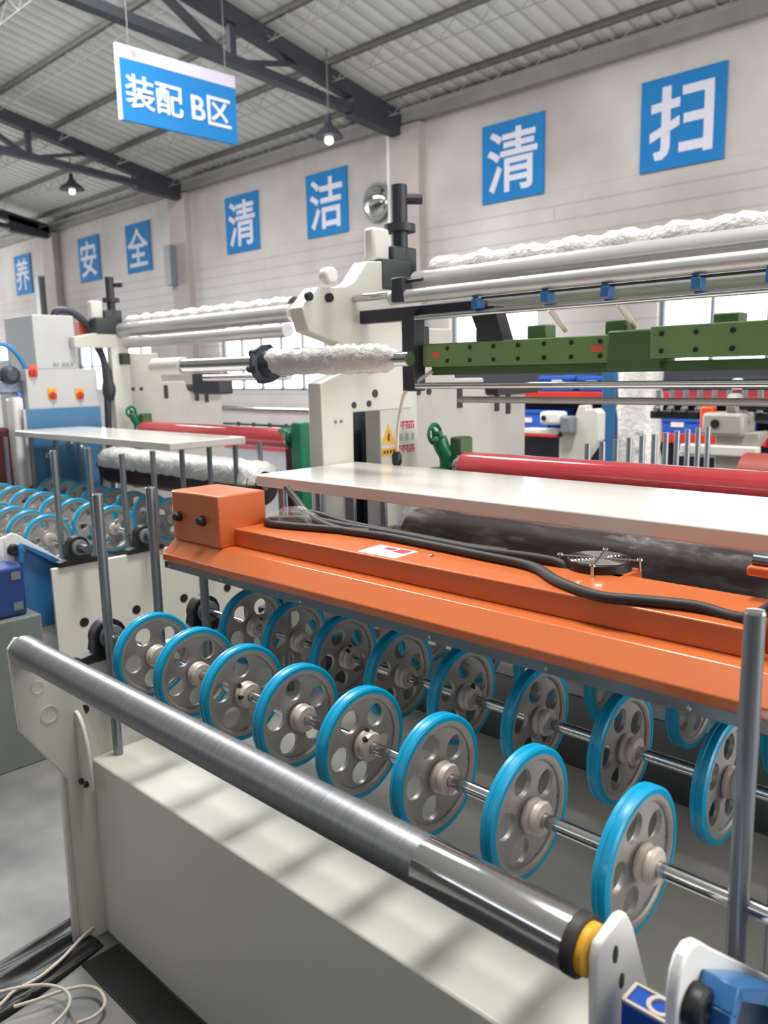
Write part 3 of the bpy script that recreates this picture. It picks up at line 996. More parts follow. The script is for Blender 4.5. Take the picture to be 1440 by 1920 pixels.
# ------------------------------------------------------------------ unwind stand
def make_stand():
    t = thing('unwind_stand', (-2.02, 2.3, 0), 'cream unwind stand with warning stickers behind the near machine', 'machine', 'cream unwind stands')
    ft = MB().prism([(1.742, 0), (1.742, 1.47), (1.83, 1.50), (1.83, 1.595), (1.70, 1.63), (1.675, 1.70), (1.74, 1.765), (1.86, 1.775), (1.90, 1.79), (1.96, 1.86), (2.10, 1.87), (2.10, 1.72), (2.14, 1.60), (2.17, 1.50), (2.17, 1.372), (2.04, 1.372), (1.982, 1.372), (1.882, 1.372), (1.875, 0.85), (1.982, 0.85), (1.982, 0)], -2.03, -1.965)
    fo = ft.build('side_frame', cream2, t, bevel=0.004)
    # inside of the opening
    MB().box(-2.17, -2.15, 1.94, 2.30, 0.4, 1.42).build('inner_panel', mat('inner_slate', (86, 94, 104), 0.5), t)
    MB().box(-2.13, -2.09, 1.97, 2.045, 0.8, 1.30).build('air_cylinder', black, t, bevel=0.01)
    MB().box(-2.12, -2.07, 2.10, 2.20, 0.5, 1.345).build('blue_door', teal, t, bevel=0.004)
    pn = MB().prism([(2.018, 0), (2.018, 1.372), (1.985, 1.374), (1.985, 1.46), (2.21, 1.46), (2.21, 0)], -2.05, -1.975).build('front_panel', cream2, t, bevel=0.004)
    # holes
    for (y, z, r) in ((1.885, 1.395, 0.011), (1.955, 1.397, 0.011), (1.985, 1.43, 0.014)):
        MB().cyl((-1.966, y, z), (-1.963, y, z), r, 14).build('bolt_hole', black, fo)
    for y in (1.80, 1.825):
        MB().cyl((-1.966, y, 1.345), (-1.963, y, 1.345), 0.006, 10).build('bolt_hole', greyd, fo)
    # rear housing with slots
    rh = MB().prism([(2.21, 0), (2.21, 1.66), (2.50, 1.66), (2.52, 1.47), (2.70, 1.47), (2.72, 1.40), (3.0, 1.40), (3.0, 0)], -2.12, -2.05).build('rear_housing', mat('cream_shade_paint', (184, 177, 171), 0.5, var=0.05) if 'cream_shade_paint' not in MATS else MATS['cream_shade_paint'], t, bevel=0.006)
    for (y, z) in ((2.545, 1.40), (2.79, 1.375), (2.87, 1.36)):
        MB().box(-2.0505, -2.047, y - 0.016, y + 0.016, z - 0.045, z + 0.045).build('slot', black, rh)
    for y in (2.30, 2.36):
        MB().cyl((-2.051, y, 1.425), (-2.046, y, 1.425), 0.013, 12).build('bolt_hole', black, rh)
    MB().box(-2.10, -2.0, 2.73, 3.02, 1.40, 1.445).build('black_bar', black, t)
    # chuck for the film roll
    ch = MB().box(-2.06, -1.96, 2.03, 2.17, 1.775, 1.875).build('chuck_block', mat('chuck_dark_green_%s' % len(MATS), (58, 66, 66), 0.5, var=0.1), t, bevel=0.006)
    MB().box(-2.03, -1.975, 2.10, 2.22, 1.80, 1.925).build('chuck_jaw', ch.data.materials[0], ch, bevel=0.006)
    MB().cyl((-2.0, 2.16, 1.90), (-2.0, 2.16, 2.13), 0.028, 12).build('jack_screw', blackm, ch)
    MB().cyl((-2.0, 2.16, 1.975), (-2.0, 2.16, 2.0), 0.055, 14).build('jack_nut', blackm, ch)
    MB().cyl((-2.0, 2.16, 2.085), (-1.95, 2.22, 2.085), 0.018, 10).build('jack_pin', blackm, ch)
    MB().box(-2.04, -1.99, 2.02, 2.10, 1.87, 1.98).build('grease_cap', cream2, ch, bevel=0.012)
    # arm fittings on the front hump
    MB().lathe([(0, 0.026), (0.03, 0.026), (0.036, 0.02)], (-1.965, 1.775, 1.80), 'x', 18).build('roller_seat', white, fo)
    for (y, z) in ((1.70, 1.735), (1.785, 1.735)):
        MB().lathe([(0, 0.014), (0.012, 0.014), (0.016, 0.009)], (-1.965, y, z), 'x', 14).build('clamp_knob', black, fo)
    # stops behind the opening
    MB().box(-1.99, -1.93, 2.17, 2.23, 1.585, 1.655).build('stop_block', black, t, bevel=0.003)
    # right-hand foot and maroon cross beam
    MB().box(-0.42, -0.20, 2.25, 2.42, 0, 1.12).build('cross_beam', maroon, t, bevel=0.004)
    MB().box(-0.26, -0.18, 2.16, 2.28, 0, 1.26).build('end_foot', green2, t, bevel=0.01)
    MB().lathe([(0, 0.03), (0.04, 0.045), (0.09, 0.05), (0.12, 0.03)], (-0.40, 2.19, 1.185), 'x', 18).build('end_bearing', green2, t)
    # handwheel and bearing, left
    hw = MB()
    hw.lathe([(-0.008, 0.032), (0.0, 0.040), (0.008, 0.032), (0.0, 0.024)], (-1.86, 2.17, 1.285), 'x', 24, closed=True)
    hw.cyl((-1.866, 2.17, 1.285), (-1.83, 2.17, 1.285), 0.010, 12)
    for k in range(3):
        a = 2 * PI * k / 3
        hw.cyl((-1.86, 2.17, 1.285), (-1.86, 2.17 + 0.034 * math.cos(a), 1.285 + 0.034 * math.sin(a)), 0.006, 8)
    hw.build('handwheel', green2, t)
    MB().tube([(-1.84, 2.17, 1.27), (-1.835, 2.18, 1.24), (-1.82, 2.19, 1.20), (-1.82, 2.19, 1.12)], 0.028, 14, 4).build('bearing_arm', green2, t)
    MB().box(-1.87, -1.80, 2.14, 2.24, 0.8, 1.17).build('bearing_pedestal', green2, t, bevel=0.012)
    MB().box(-1.81, -1.76, 2.19, 2.26, 1.15, 1.275).build('bearing_block', greend, t, bevel=0.008)
    return t


stand = make_stand()
stand2 = copy_tree(stand)
stand2.location = stand.location + OFF
for c in list(stand2.children):
    if c.name.split('.')[0] in ('side_frame', 'inner_panel', 'air_cylinder', 'blue_door', 'front_panel'):
        for g in list(c.children):
            bpy.data.objects.remove(g)
        bpy.data.objects.remove(c)
MB().prism([(2.60, 0), (2.60, 1.69), (2.36, 1.69), (2.36, 1.755), (2.50, 1.78), (2.72, 1.78), (2.72, 0)], -4.985, -4.925).build('side_frame', cream2, stand2, bevel=0.004)
stand2['label'] = 'cream unwind stand behind the left machine, right of the grey cabinet'

# warning stickers on the near stand
pn = [c for c in stand.children if c.name.startswith('front_panel')][0]
XF = -1.9745
MB().prism([(2.022, 1.255), (2.092, 1.252), (2.057, 1.325)], XF, XF + 0.0008).build('warning_triangle', yellow2, pn)
MB().prism([(2.051, 1.264), (2.062, 1.264), (2.060, 1.28), (2.065, 1.28), (2.055, 1.305), (2.056, 1.286), (2.050, 1.286)], XF + 0.0008, XF + 0.0012).build('lightning_mark', mat('ink_brown', (96, 66, 20), 0.6), pn)
MB().box(XF, XF + 0.0008, 2.022, 2.092, 1.212, 1.240).build('warning_label', yellow2, pn)
bars = MB()
for k in range(4):
    bars.box(XF + 0.0008, XF + 0.0012, 2.029 + 0.016 * k, 2.040 + 0.016 * k, 1.220, 1.232)
bars.build('label_print', MATS['ink_brown'], pn)
for z0 in (1.300, 1.216):
    pr2 = MB()
    for k in range(4):
        y0 = 2.107 + 0.022 * k
        pr2.box(XF, XF + 0.0008, y0, y0 + 0.018, z0 + 0.022, z0 + 0.028).box(XF, XF + 0.0008, y0, y0 + 0.005, z0, z0 + 0.028)
        pr2.box(XF, XF + 0.0008, y0 + (0.010 if k else 0.012), y0 + 0.0175, z0 + (0.0 if k > 1 else 0.01), z0 + 0.018)
    pr2.build('red_notice_print', redink, pn)
pr3 = MB()
for k in range(3):
    pr3.box(XF, XF + 0.0008, 2.115 + 0.03 * k, 2.13 + 0.03 * k, 1.26, 1.285)
pr3.build('grey_notice_print', mat('ink_grey', (170, 170, 170), 0.6), pn)


# ------------------------------------------------------------------ film rolls on top of the stands
def film_roll(dx, dy, lab, x1):
    t = thing('film_roll', (-1.1 + dx, 2.2 + dy, 1.74), lab, 'film roll', 'wrapped film rolls on the unwind stands')
    x0 = -1.955
    MB().cyl((x0 + dx, 2.2 + dy, 1.80), (x1 + dx, 2.2 + dy, 1.80), 0.045, 32).build('roll', mat('grey_pearl_film', (196, 194, 192), 0.2, 0.25, 0.05) if 'grey_pearl_film' not in MATS else MATS['grey_pearl_film'], t)
    mb = MB()
    N, K = 70, 22
    rr = random.Random(11)
    vs, fs = [], []
    for i in range(N + 1):
        b = 0.006 + 0.005 * math.sin(i * 0.9) + 0.004 * math.sin(i * 2.3) + rr.uniform(0.0, 0.004)
        for k in range(K):
            a = -0.5 + (PI + 0.9) * k / (K - 1)
            s = max(0.0, math.sin(a))
            r = 0.0465 + s ** 2 * (0.030 + b) + rr.uniform(0, 0.002)
            vs.append((x0 + dx + 0.06 + (x1 - x0 - 0.08) * i / N, 2.23 + dy + r * math.cos(a), 1.80 + r * math.sin(a)))
    for i in range(N):
        for k in range(K - 1):
            fs.append((i * K + k, i * K + k + 1, (i + 1) * K + k + 1, (i + 1) * K + k))
    mb.add(vs, fs).build('bubble_wrap', bubble, t, angle=180)
    MB().cyl((x0 - 0.02 + dx, 2.2 + dy, 1.80), (x1 + 0.06 + dx, 2.2 + dy, 1.80), 0.018, 14).build('core', steel, t)
    MB().cyl((x0 + 0.12 + dx, 2.16 + dy, 1.715), (x1 + dx, 2.16 + dy, 1.715), 0.035, 24).build('lower_roll', MATS['grey_pearl_film'], t)
    return t


film_roll(0, 0, 'silvery film roll under bubble wrap on the near unwind stand, above the green beam', -0.22)
film_roll(OFF.x, OFF.y, 'white film roll under bubble wrap on top of the left unwind stand', -0.25)

# wrapped shaft with black chuck, across the front of the near stand
t = thing('wrapped_shaft', (-1.7, 1.68, 1.5), 'steel shaft in white plastic wrap with a black chuck disc at its left end', 'shaft')
MB().lathe([(0, 0.012), (0.006, 0.05), (0.014, 0.062), (0.03, 0.062), (0.035, 0.045), (0.08, 0.04)], (-2.19, 1.685, 1.535), 'x', 30).build('chuck_disc', mat('chuck_black_blue', (52, 58, 70), 0.4, var=0.1), t)
for k in range(6):
    a = 2 * PI * k / 6 + 0.3
    MB().cyl((-2.192, 1.685 + 0.052 * math.cos(a), 1.535 + 0.052 * math.sin(a)), (-2.158, 1.685 + 0.052 * math.cos(a), 1.535 + 0.052 * math.sin(a)), 0.013, 10).build('jaw', black, t)
MB().cyl((-2.15, 1.685, 1.535), (-1.53, 1.685, 1.535), 0.020, 20).build('shaft', chrome, t)
mb = MB()
N, K = 34, 20
rr = random.Random(3)
vs, fs = [], []
for i in range(N + 1):
    for k in range(K):
        a = 2 * PI * k / K
        r = 0.034 + rr.uniform(-0.002, 0.006) + (0.010 * max(0, math.sin(a)) * (0.4 + rr.random()))
        if i > N - 4:
            r *= 1 - 0.13 * (i - N + 4)
        vs.append((-2.13 + 0.56 * i / N, 1.685 + r * math.cos(a), 1.535 + r * math.sin(a)))
for i in range(N):
    for k in range(K):
        l = (k + 1) % K
        fs.append((i * K + k, i * K + l, (i + 1) * K + l, (i + 1) * K + k))
mb.add(vs, fs).build('plastic_wrap', bubble, t, angle=180)

# chrome rollers of the left unwind stand
t = thing('guide_roller', (-4.0, 2.35, 1.54), 'thick chrome guide roller on the left unwind stand, ending behind the black chuck disc', 'roller')
MB().cyl((-3.72, 2.35, 1.555), (-3.1, 2.35, 1.555), 0.036, 24).build('roller_tube', chrome, t)
MB().cyl((-3.98, 2.35, 1.555), (-3.70, 2.35, 1.555), 0.044, 20).build('sleeve', cream2, t)
tag(MB().cyl((-3.82, 2.55, 1.49), (-3.1, 2.55, 1.49), 0.018, 18).build('guide_rod', chrome), 'thin chrome guide rod under the thick roller of the left unwind stand', 'rod')
tag(MB().box(-4.06, -3.80, 2.62, 2.72, 1.40, 1.515).build('motor_box', mat('dark_slate_paint', (54, 58, 68), 0.5, var=0.08), bevel=0.01), 'dark slate motor box on the left unwind stand', 'motor box')

# ------------------------------------------------------------------ red rollers
t = thing('red_roller', (-1.0, 2.19, 1.12), 'shiny red rubber roller behind the near white table board', 'roller', 'red rubber rollers')
MB().lathe([(0.0, 0.030), (0.004, 0.046), (0.014, 0.048), (0.028, 0.048)], (-1.765, 2.19, 1.175), 'x', 36).build('end_collar', chrome, t)
MB().lathe([(0.024, 0.045), (0.026, 0.052), (1.46, 0.052), (1.465, 0.045)], (-1.765, 2.19, 1.175), 'x', 48).build('red_sleeve', red, t)
MB().lathe([(1.46, 0.048), (1.475, 0.048), (1.48, 0.03)], (-1.765, 2.19, 1.175), 'x', 36).build('end_collar', chrome, t)
MB().cyl((-1.80, 2.19, 1.175), (-0.25, 2.19, 1.175), 0.018, 14).build('journal', steel, t)
t2 = copy_tree(t)
t2.location = t.location + OFF
t2['label'] = 'shiny red rubber roller behind the left white table board'

# ------------------------------------------------------------------ green beam assembly in front of the film roll
t = thing('green_spreader_beam', (-1.0, 1.9, 1.4), 'green bolted beam with chrome rails and blue clips hanging above the red roller', 'beam assembly')
YB = 1.93
bm_ = MB().box(-1.70, -1.03, YB, YB + 0.09, 1.513, 1.583).build('green_beam', green, t, bevel=0.003)
b2 = MB().box(-0.95, -0.15, YB - 0.01, YB + 0.09, 1.520, 1.597).build('green_beam', green, t, bevel=0.003)
MB().box(-1.07, -0.93, YB - 0.004, YB + 0.095, 1.490, 1.592).build('splice_block', greend, t, bevel=0.006)
MB().box(-1.68, -0.15, YB + 0.02, YB + 0.08, 1.488, 1.513).build('under_rail', greend, t)
for (par, xs_, zs_) in ((bm_, [-1.60 + 0.085 * k for k in range(7)], (1.530, 1.567)), (b2, [-0.92 + 0.085 * k for k in range(9)], (1.537, 1.578))):
    yy = YB if par is bm_ else YB - 0.01
    for x in xs_:
        for zz in zs_:
            MB().cyl((x, yy - 0.003, zz), (x, yy + 0.001, zz), 0.006, 10).build('bolt', black, par)
for x in (-1.645, -1.10):
    MB().box(x - 0.016, x + 0.016, YB - 0.0015, YB, 1.541, 1.556).build('orange_tag', orangep, bm_)
for x in (-1.48, -1.30, -1.06, -0.78, -0.52):
    MB().box(x - 0.03, x + 0.03, YB + 0.02, YB + 0.075, 1.583, 1.62).build('slide_block', greend, t, bevel=0.004)
MB().cyl((-2.02, YB - 0.03, 1.738), (-1.78, YB - 0.03, 1.738), 0.012, 18).build('mandrel_end', chrome, t)
MB().cyl((-1.80, YB - 0.03, 1.727), (-0.15, YB - 0.03, 1.727), 0.021, 24).build('mandrel', mat('satin_aluminium', (204, 204, 202), 0.36, 0.5, 0.04), t)
MB().cyl((-1.70, YB - 0.03, 1.661), (-0.15, YB - 0.03, 1.661), 0.0085, 16).build('rail', chrome, t)
MB().cyl((-1.45, YB - 0.03, 1.701), (-0.15, YB - 0.03, 1.701), 0.0035, 10).build('thin_rod', rubber, t)
MB().cyl((-1.70, YB - 0.03, 1.457), (-0.15, YB - 0.03, 1.457), 0.0095, 16).build('rail', chrome, t)
MB().cyl((-1.58, YB + 0.03, 1.414), (-0.15, YB + 0.03, 1.414), 0.0095, 16).build('rail', alu, t)
arm = MB().box(-2.02, -1.47, YB - 0.008, YB + 0.03, 1.658, 1.70)
arm.build('black_arm', blackm, t, bevel=0.004)
MB().box(-1.755, -1.705, YB - 0.035, YB + 0.02, 1.44, 1.69).build('black_post', blackm, t, bevel=0.004)
MB().add([(-1.52, YB, 1.68), (-1.43, YB, 1.68), (-1.43, YB + 0.05, 1.68), (-1.52, YB + 0.05, 1.68), (-1.475, YB, 1.583), (-1.395, YB, 1.583), (-1.395, YB + 0.05, 1.583), (-1.475, YB + 0.05, 1.583)],
         [(0, 1, 2, 3), (4, 7, 6, 5), (0, 4, 5, 1), (1, 5, 6, 2), (2, 6, 7, 3), (3, 7, 4, 0)]).build('black_hanger', blackm, t)
MB().box(-1.78, -1.73, YB - 0.055, YB - 0.005, 1.71, 1.785).build('rod_clamp', blackm, t, bevel=0.006)
MB().cyl((-1.73, YB - 0.03, 1.772), (-1.67, YB - 0.03, 1.772), 0.006, 10).build('clamp_screw', blackm, t)
for x in (-1.46, -1.23, -1.055, -0.825, -0.66):
    cl = MB().box(x - 0.012, x + 0.012, YB - 0.05, YB - 0.015, 1.672, 1.700)
    cl.box(x - 0.014, x - 0.004, YB - 0.042, YB - 0.02, 1.70, 1.722)
    cb = cl.build('blue_clip', blue2, t, bevel=0.003)
for x in (-1.23, -1.03):
    MB().cyl((x, YB - 0.02, 1.655), (x + 0.02, YB + 0.03, 1.60), 0.008, 10).build('clip_lever', hubm, t)
cable('sensor_cable', [(-1.66, 1.93, 1.50), (-1.70, 1.915, 1.475), (-1.745, 1.90, 1.44), (-1.765, 1.895, 1.38), (-1.775, 1.89, 1.30), (-1.775, 1.89, 1.205)], 0.0055, hubm, 'grey sensor cable hanging from the green beam in front of the red notices')
tag(MB().lathe([(0, 0.010), (0.01, 0.016), (0.035, 0.016), (0.045, 0.010)], (-1.775, 1.885, 1.206), 'z', 14).build('cable_plug', black), 'black plug standing on the white table board under the sensor cable', 'plug')

# ------------------------------------------------------------------ grey control cabinet with blue doors (left)
XC = -5.0
kY = 5.0 / 4.86
t = thing('control_cabinet', (-5.2, 2.3, 0), 'light grey control cabinet with steel-blue lower doors and rotary switches', 'cabinet')
MB().box(XC - 0.42, XC, 2.145, 2.402, 1.562, 1.886).build('upper_case', greyp, t, bevel=0.005)
mcase = MB().box(XC - 0.42, XC, 2.078, 2.53, 0.0, 1.562).build('main_case', greyp, t, bevel=0.005)
dr = MB().box(XC, XC + 0.012, 2.037, 2.53, 0.06, 1.325).build('blue_door', teal, t, bevel=0.004)
MB().box(XC, XC + 0.02, 2.032, 2.047, 0.06, 1.325).build('door_edge', greyp, dr)
for (y, z) in ((2.227, 1.407), (2.402, 1.402), (2.12, 1.546)):
    sw = MB().box(XC, XC + 0.008, y - 0.027, y + 0.027, z - 0.03, z + 0.04).build('switch_plate', yellow2 if z < 1.5 else orangep, t, bevel=0.003)
    MB().lathe([(0.008, 0.024), (0.02, 0.022), (0.022, 0.018)], (XC, y, z - 0.005), 'x', 16).build('switch_dial', redp, sw)
    MB().box(XC + 0.02, XC + 0.034, y - 0.006, y + 0.006, z - 0.028, z + 0.014).build('switch_grip', redp, sw, bevel=0.003)
nb = MB()
for k, wdt in enumerate((0.03, 0.012, 0.03, 0.022, 0.022)):
    nb.box(XC, XC + 0.001, 2.248 + 0.028 * k, 2.248 + 0.028 * k + wdt * 0.8, 1.575, 1.60)
nb.build('faded_print', mat('ink_faded', (150, 158, 168), 0.6), t)
for (y, z) in ((2.21, 1.11), (2.31, 1.11), (2.16, 1.04), (2.38, 1.07)):
    MB().lathe([(0.012, 0.018), (0.02, 0.018), (0.026, 0.010)], (XC, y, z), 'x', 14).build('chrome_fitting', chrome, dr)
cable('cable_hose', [(-5.08, 2.31, 1.87), (-5.07, 2.33, 1.915), (-5.05, 2.39, 1.92), (-5.03, 2.45, 1.885), (-5.02, 2.51, 1.82), (-5.01, 2.54, 1.72), (-4.99, 2.575, 1.62), (-4.97, 2.572, 1.48), (-4.962, 2.565, 1.30), (-4.962, 2.555, 1.0), (-4.962, 2.555, 0.5), (-4.962, 2.555, 0.02)], 0.022, mat('hose_black', (50, 54, 64), 0.5, var=0.08), 'black corrugated hose arching from the top of the grey cabinet down its side', 'hose')
tag(MB().lathe([(0, 0.025), (0.03, 0.04), (0.08, 0.045), (0.14, 0.03), (0.2, 0.022)], (-4.955, 2.58, 1.36), 'z', 16).build('hose_joint', MATS['hose_black']), 'dark hose joint on the black hose beside the grey cabinet', 'hose joint')
tag(MB().box(-5.14, -5.06, 2.47, 2.62, 1.755, 1.86).build('beacon_cap', orangep, bevel=0.006), 'small orange cap seen above the arm right of the black hose', 'cap')

# unit at the left edge: blue hose over a grey head on a white post
t = thing('pneumatic_unit', (-5.0, 1.96, 0), 'pneumatic unit at the left edge with a blue hose and a white post', 'machine unit')
MB().tube([(-5.0, 1.84, 1.70), (-5.0, 1.93, 1.715), (-5.0, 2.0, 1.69), (-5.0, 2.055, 1.62), (-5.0, 2.075, 1.55), (-5.0, 2.075, 1.46)], 0.014, 12, 5).build('blue_hose', mat('blue_hose', (62, 142, 208), 0.35, var=0.06), t)
MB().box(-5.08, -5.0, 1.90, 2.06, 1.42, 1.50).build('grey_head', mat('grey_blue_casting', (128, 136, 150), 0.4, 0.4, 0.2, 30), t, bevel=0.012)
MB().lathe([(0, 0.05), (0.05, 0.055), (0.07, 0.03)], (-5.03, 1.98, 1.53), 'x', 18).build('valve', mat('dark_valve', (60, 66, 78), 0.4, var=0.2), t)
MB().box(-5.07, -5.01, 1.90, 2.0, 1.50, 1.62).build('regulator', MATS['grey_blue_casting'], t, bevel=0.012)
MB().box(-5.06, -4.97, 2.00, 2.03, 1.32, 1.43).build('valve_block', blue, t, bevel=0.004)
MB().box(-5.08, -4.95, 1.965, 2.03, 0, 1.40).build('post', white, t, bevel=0.02)
MB().box(-5.12, -5.0, 1.78, 1.95, 0, 1.22).build('dark_cover', maroon, t, bevel=0.02)
t.location += Vector((-0.08, 0.035, 0))

# ------------------------------------------------------------------ machine in the next aisle: posts and clutter
t = thing('post_rack', (-1.7, 3.5, 0), 'row of grey guide posts on a machine bed beyond the red roller', 'machine')
MB().box(-1.78, -0.3, 2.75, 4.15, 0, 0.9).build('bed', greyd, t, bevel=0.01)
for k in range(11):
    MB().cyl((-1.70 + 0.002 * k, 2.93 + 0.112 * k, 0.9), (-1.70 + 0.002 * k, 2.93 + 0.112 * k, 1.2), 0.013, 14).build('guide_post', darksteel, t)

# rack with red beams and blue crates
YR = 6.0
t = thing('storage_rack', (-3.0, YR, 0), 'red-beamed storage rack with blue uprights behind the machines', 'rack')
MB().box(-3.31, -3.19, YR - 0.1, YR, 0, 1.62).build('upright', mat('rack_blue', (40, 92, 136), 0.45, var=0.05), t, bevel=0.006)
MB().box(-6.0, -5.9, YR - 0.1, YR, 0, 2.2).build('upright', MATS['rack_blue'], t, bevel=0.006)
MB().box(-0.6, -0.5, YR - 0.1, YR, 0, 2.2).build('upright', MATS['rack_blue'], t, bevel=0.006)
for z in (0.93, 1.255):
    MB().box(-5.9, -0.6, YR - 0.06, YR - 0.02, z, z + 0.055 if z > 1 else z + 0.07).build('red_beam', redp, t, bevel=0.004)
    MB().box(-5.9, -0.6, YR - 0.02, YR + 0.6, z + 0.01, z + 0.04).build('shelf', greyd, t)
MB().box(-5.95, -0.55, YR + 0.62, YR + 0.64, 0, 1.55).build('back_sheet', mat('dark_back_sheet', (58, 56, 66), 0.6, var=0.1), t)


def crate(x0, x1, z0, h, label):
    t = thing('plastic_crate', ((x0 + x1) / 2, YR + 0.2, z0), label, 'crate', 'blue crates on the rack')
    mb = MB()
    th = 0.015
    mb.box(x0, x1, YR, YR + th, z0, z0 + h).box(x0, x1, YR + 0.4 - th, YR + 0.4, z0, z0 + h)
    mb.box(x0, x0 + th, YR, YR + 0.4, z0, z0 + h).box(x1 - th, x1, YR, YR + 0.4, z0, z0 + h).box(x0, x1, YR, YR + 0.4, z0, z0 + th)
    mb.build('bin', crateb, t, bevel=0.004)
    MB().box(x0 - 0.01, x1 + 0.01, YR - 0.01, YR, z0 + h - 0.03, z0 + h).build('rim', crateb, t, bevel=0.003)
    MB().box((x0 + x1) / 2 - 0.05, (x0 + x1) / 2 + 0.05, YR - 0.006, YR, z0 + 0.06, z0 + 0.10).build('card', white, t)


crate(-2.93, -2.52, 0.985, 0.13, 'blue plastic crate on the lower rack shelf right of the wrapped column')
crate(-2.45, -2.28, 0.985, 0.12, 'small blue plastic crate on the rack shelf behind the orange lever')
crate(-4.30, -3.86, 0.985, 0.17, 'blue plastic crate on the lower rack shelf left of the cream frame')
crate(-3.95, -3.62, 1.31, 0.13, 'blue plastic crate on the upper rack shelf under the green beam')
crate(-3.58, -3.34, 1.31, 0.12, 'blue plastic crate on the upper rack shelf beside the blue upright')

# shrink-wrapped column
t = thing('wrapped_column', (-2.62, 5.2, 0), 'tall column of goods wrapped in white plastic between the rack upright and the crates', 'wrapped column')
mb = MB()
N, K = 22, 20
rr = random.Random(21)
vs, fs = [], []
for i in range(N + 1):
    for k in range(K):
        a = 2 * PI * k / K
        q = 0.128 / max(abs(math.cos(a)), abs(math.sin(a))) ** 0.7
        q += rr.uniform(-0.008, 0.008)
        vs.append((-2.63 + q * math.cos(a), 5.2 + q * math.sin(a), 1.50 * i / N))
for i in range(N):
    for k in range(K):
        l = (k + 1) % K
        fs.append((i * K + k, i * K + l, (i + 1) * K + l, (i + 1) * K + k))
fs.append([k for k in range(K)][::-1])
fs.append([N * K + k for k in range(K)])
mb.add(vs, fs).build('plastic_skin', wrapwhite, t, angle=60)
for (z, s) in ((0.98, 1), (0.87, -1), (1.1, 1)):
    MB().box(-2.58, -2.50, 5.045, 5.055, z, z + 0.02).build('tape', white, t)

# cream bracket frame in the next aisle
t = thing('bracket_frame', (-3.0, 5.0, 0), 'cream machine frame with a white pump head, just left of the blue rack upright', 'machine frame')
MB().prism([(-3.10, 0), (-3.10, 1.02), (-3.05, 1.06), (-2.98, 1.16), (-2.95, 1.25), (-2.90, 1.25), (-2.90, 1.22), (-2.83, 1.23), (-2.80, 1.20), (-2.80, 1.02), (-2.92, 0.86), (-2.92, 0)], 4.95, 5.05, 'y').build('plate', cream2, t, bevel=0.006)
MB().box(-3.20, -3.04, 4.85, 4.97, 1.12, 1.21).build('pump_head', white, t, bevel=0.02)
MB().cyl((-3.16, 4.84, 1.165), (-3.16, 4.855, 1.165), 0.018, 12).build('port', black, t)
MB().box(-3.04, -2.96, 4.86, 4.96, 1.06, 1.18).build('pump_bracket', greyd, t, bevel=0.015)
MB().box(-3.36, -3.08, 4.9, 5.0, 1.05, 1.085).build('tray', white, t, bevel=0.006)
MB().cyl((-3.10, 4.93, 1.05), (-3.07, 4.93, 1.05), 0.02, 12).build('knob', black, t)
# pump line: machinery in the next aisle at the far right
t = thing('slitter_head', (-2.0, 4.6, 0), 'grey slitter head with an orange lever and black comb in the next aisle, far right', 'machine')
MB().box(-2.32, -1.62, 4.72, 4.80, 1.19, 1.235).build('comb_bar', black, t, bevel=0.004)
for k in range(8):
    MB().cyl((-2.27 + 0.085 * k, 4.72, 1.235), (-2.27 + 0.085 * k, 4.72, 1.36), 0.016, 8).build('comb_tooth', greyd, t)
    if k < 5:
        MB().lathe([(0, 0.022), (-0.012, 0.018), (-0.016, 0.006)], (-2.27 + 0.085 * k, 4.705, 1.25), 'y', 12).build('roller_tip', chrome, t)
MB().box(-1.98, -1.90, 4.64, 4.70, 1.12, 1.27).build('orange_lever', mat('lever_orange', (232, 84, 40), 0.4, var=0.04), t, bevel=0.012)
MB().box(-1.93, -1.70, 4.55, 4.75, 1.11, 1.24).build('head_casting', mat('warm_grey_casting', (164, 162, 154), 0.45, var=0.06), t, bevel=0.02)
MB().cyl((-1.85, 4.545, 1.18), (-1.85, 4.555, 1.18), 0.025, 14).build('port', black, t)
MB().prism([(-1.86, 0), (-1.86, 1.12), (-1.62, 1.14), (-1.62, 1.10), (-1.74, 0.92), (-1.74, 0)], 4.58, 4.72, 'y').build('pedestal', MATS['warm_grey_casting'], t, bevel=0.01)
MB().cyl((-1.80, 4.62, 1.285), (-1.2, 4.62, 1.285), 0.03, 14).build('shaft', black, t)
MB().lathe([(0, 0.06), (0.05, 0.06), (0.06, 0.04)], (-1.80, 4.62, 1.285), 'x', 20).build('pulley', MATS['warm_grey_casting'], t)
MB().box(-1.66, -1.0, 4.62, 4.66, 1.185, 1.20).build('blade_bar', chrome, t)
MB().box(-2.1, -1.0, 4.60, 4.66, 0.985, 1.01).build('rail', white, t)
MB().box(-2.05, -1.62, 4.55, 4.62, 1.0, 1.06).build('white_block', cream2, t, bevel=0.01)
MB().box(-1.64, -0.9, 4.75, 4.80, 1.04, 1.10).build('red_rail', redp, t)
tag(MB().cyl((-1.60, 4.35, 0.92), (-0.9, 4.35, 0.92), 0.13, 28).build('rust_red_drum', mat('rust_red', (150, 62, 54), 0.5, var=0.1)), 'rust-red drum at the right edge behind the red roller', 'drum')
tag(MB().box(-2.35, -0.8, 5.1, 5.14, 1.315, 1.345).build('red_rail', mat('dusky_red', (168, 66, 80), 0.5)), 'dusky red rail high in the next aisle, far right', 'rail')
tag(MB().box(-2.3, -0.8, 5.2, 5.3, 1.345, 1.42).build('dark_beam', blackm), 'dark beam above the dusky red rail, far right', 'beam')
for (x, d) in ((-1.93, 'left'), (-1.55, 'right')):
    tag(MB().lathe([(0, 0.028), (0.03, 0.034), (0.06, 0.03), (0.065, 0.012)], (x, 5.05, 1.355), 'z', 14).build('white_cap', lamp_glow if False else white), 'small white cap on the dusky red rail, %s of the pair' % d, 'cap', 'white caps on the red rail')
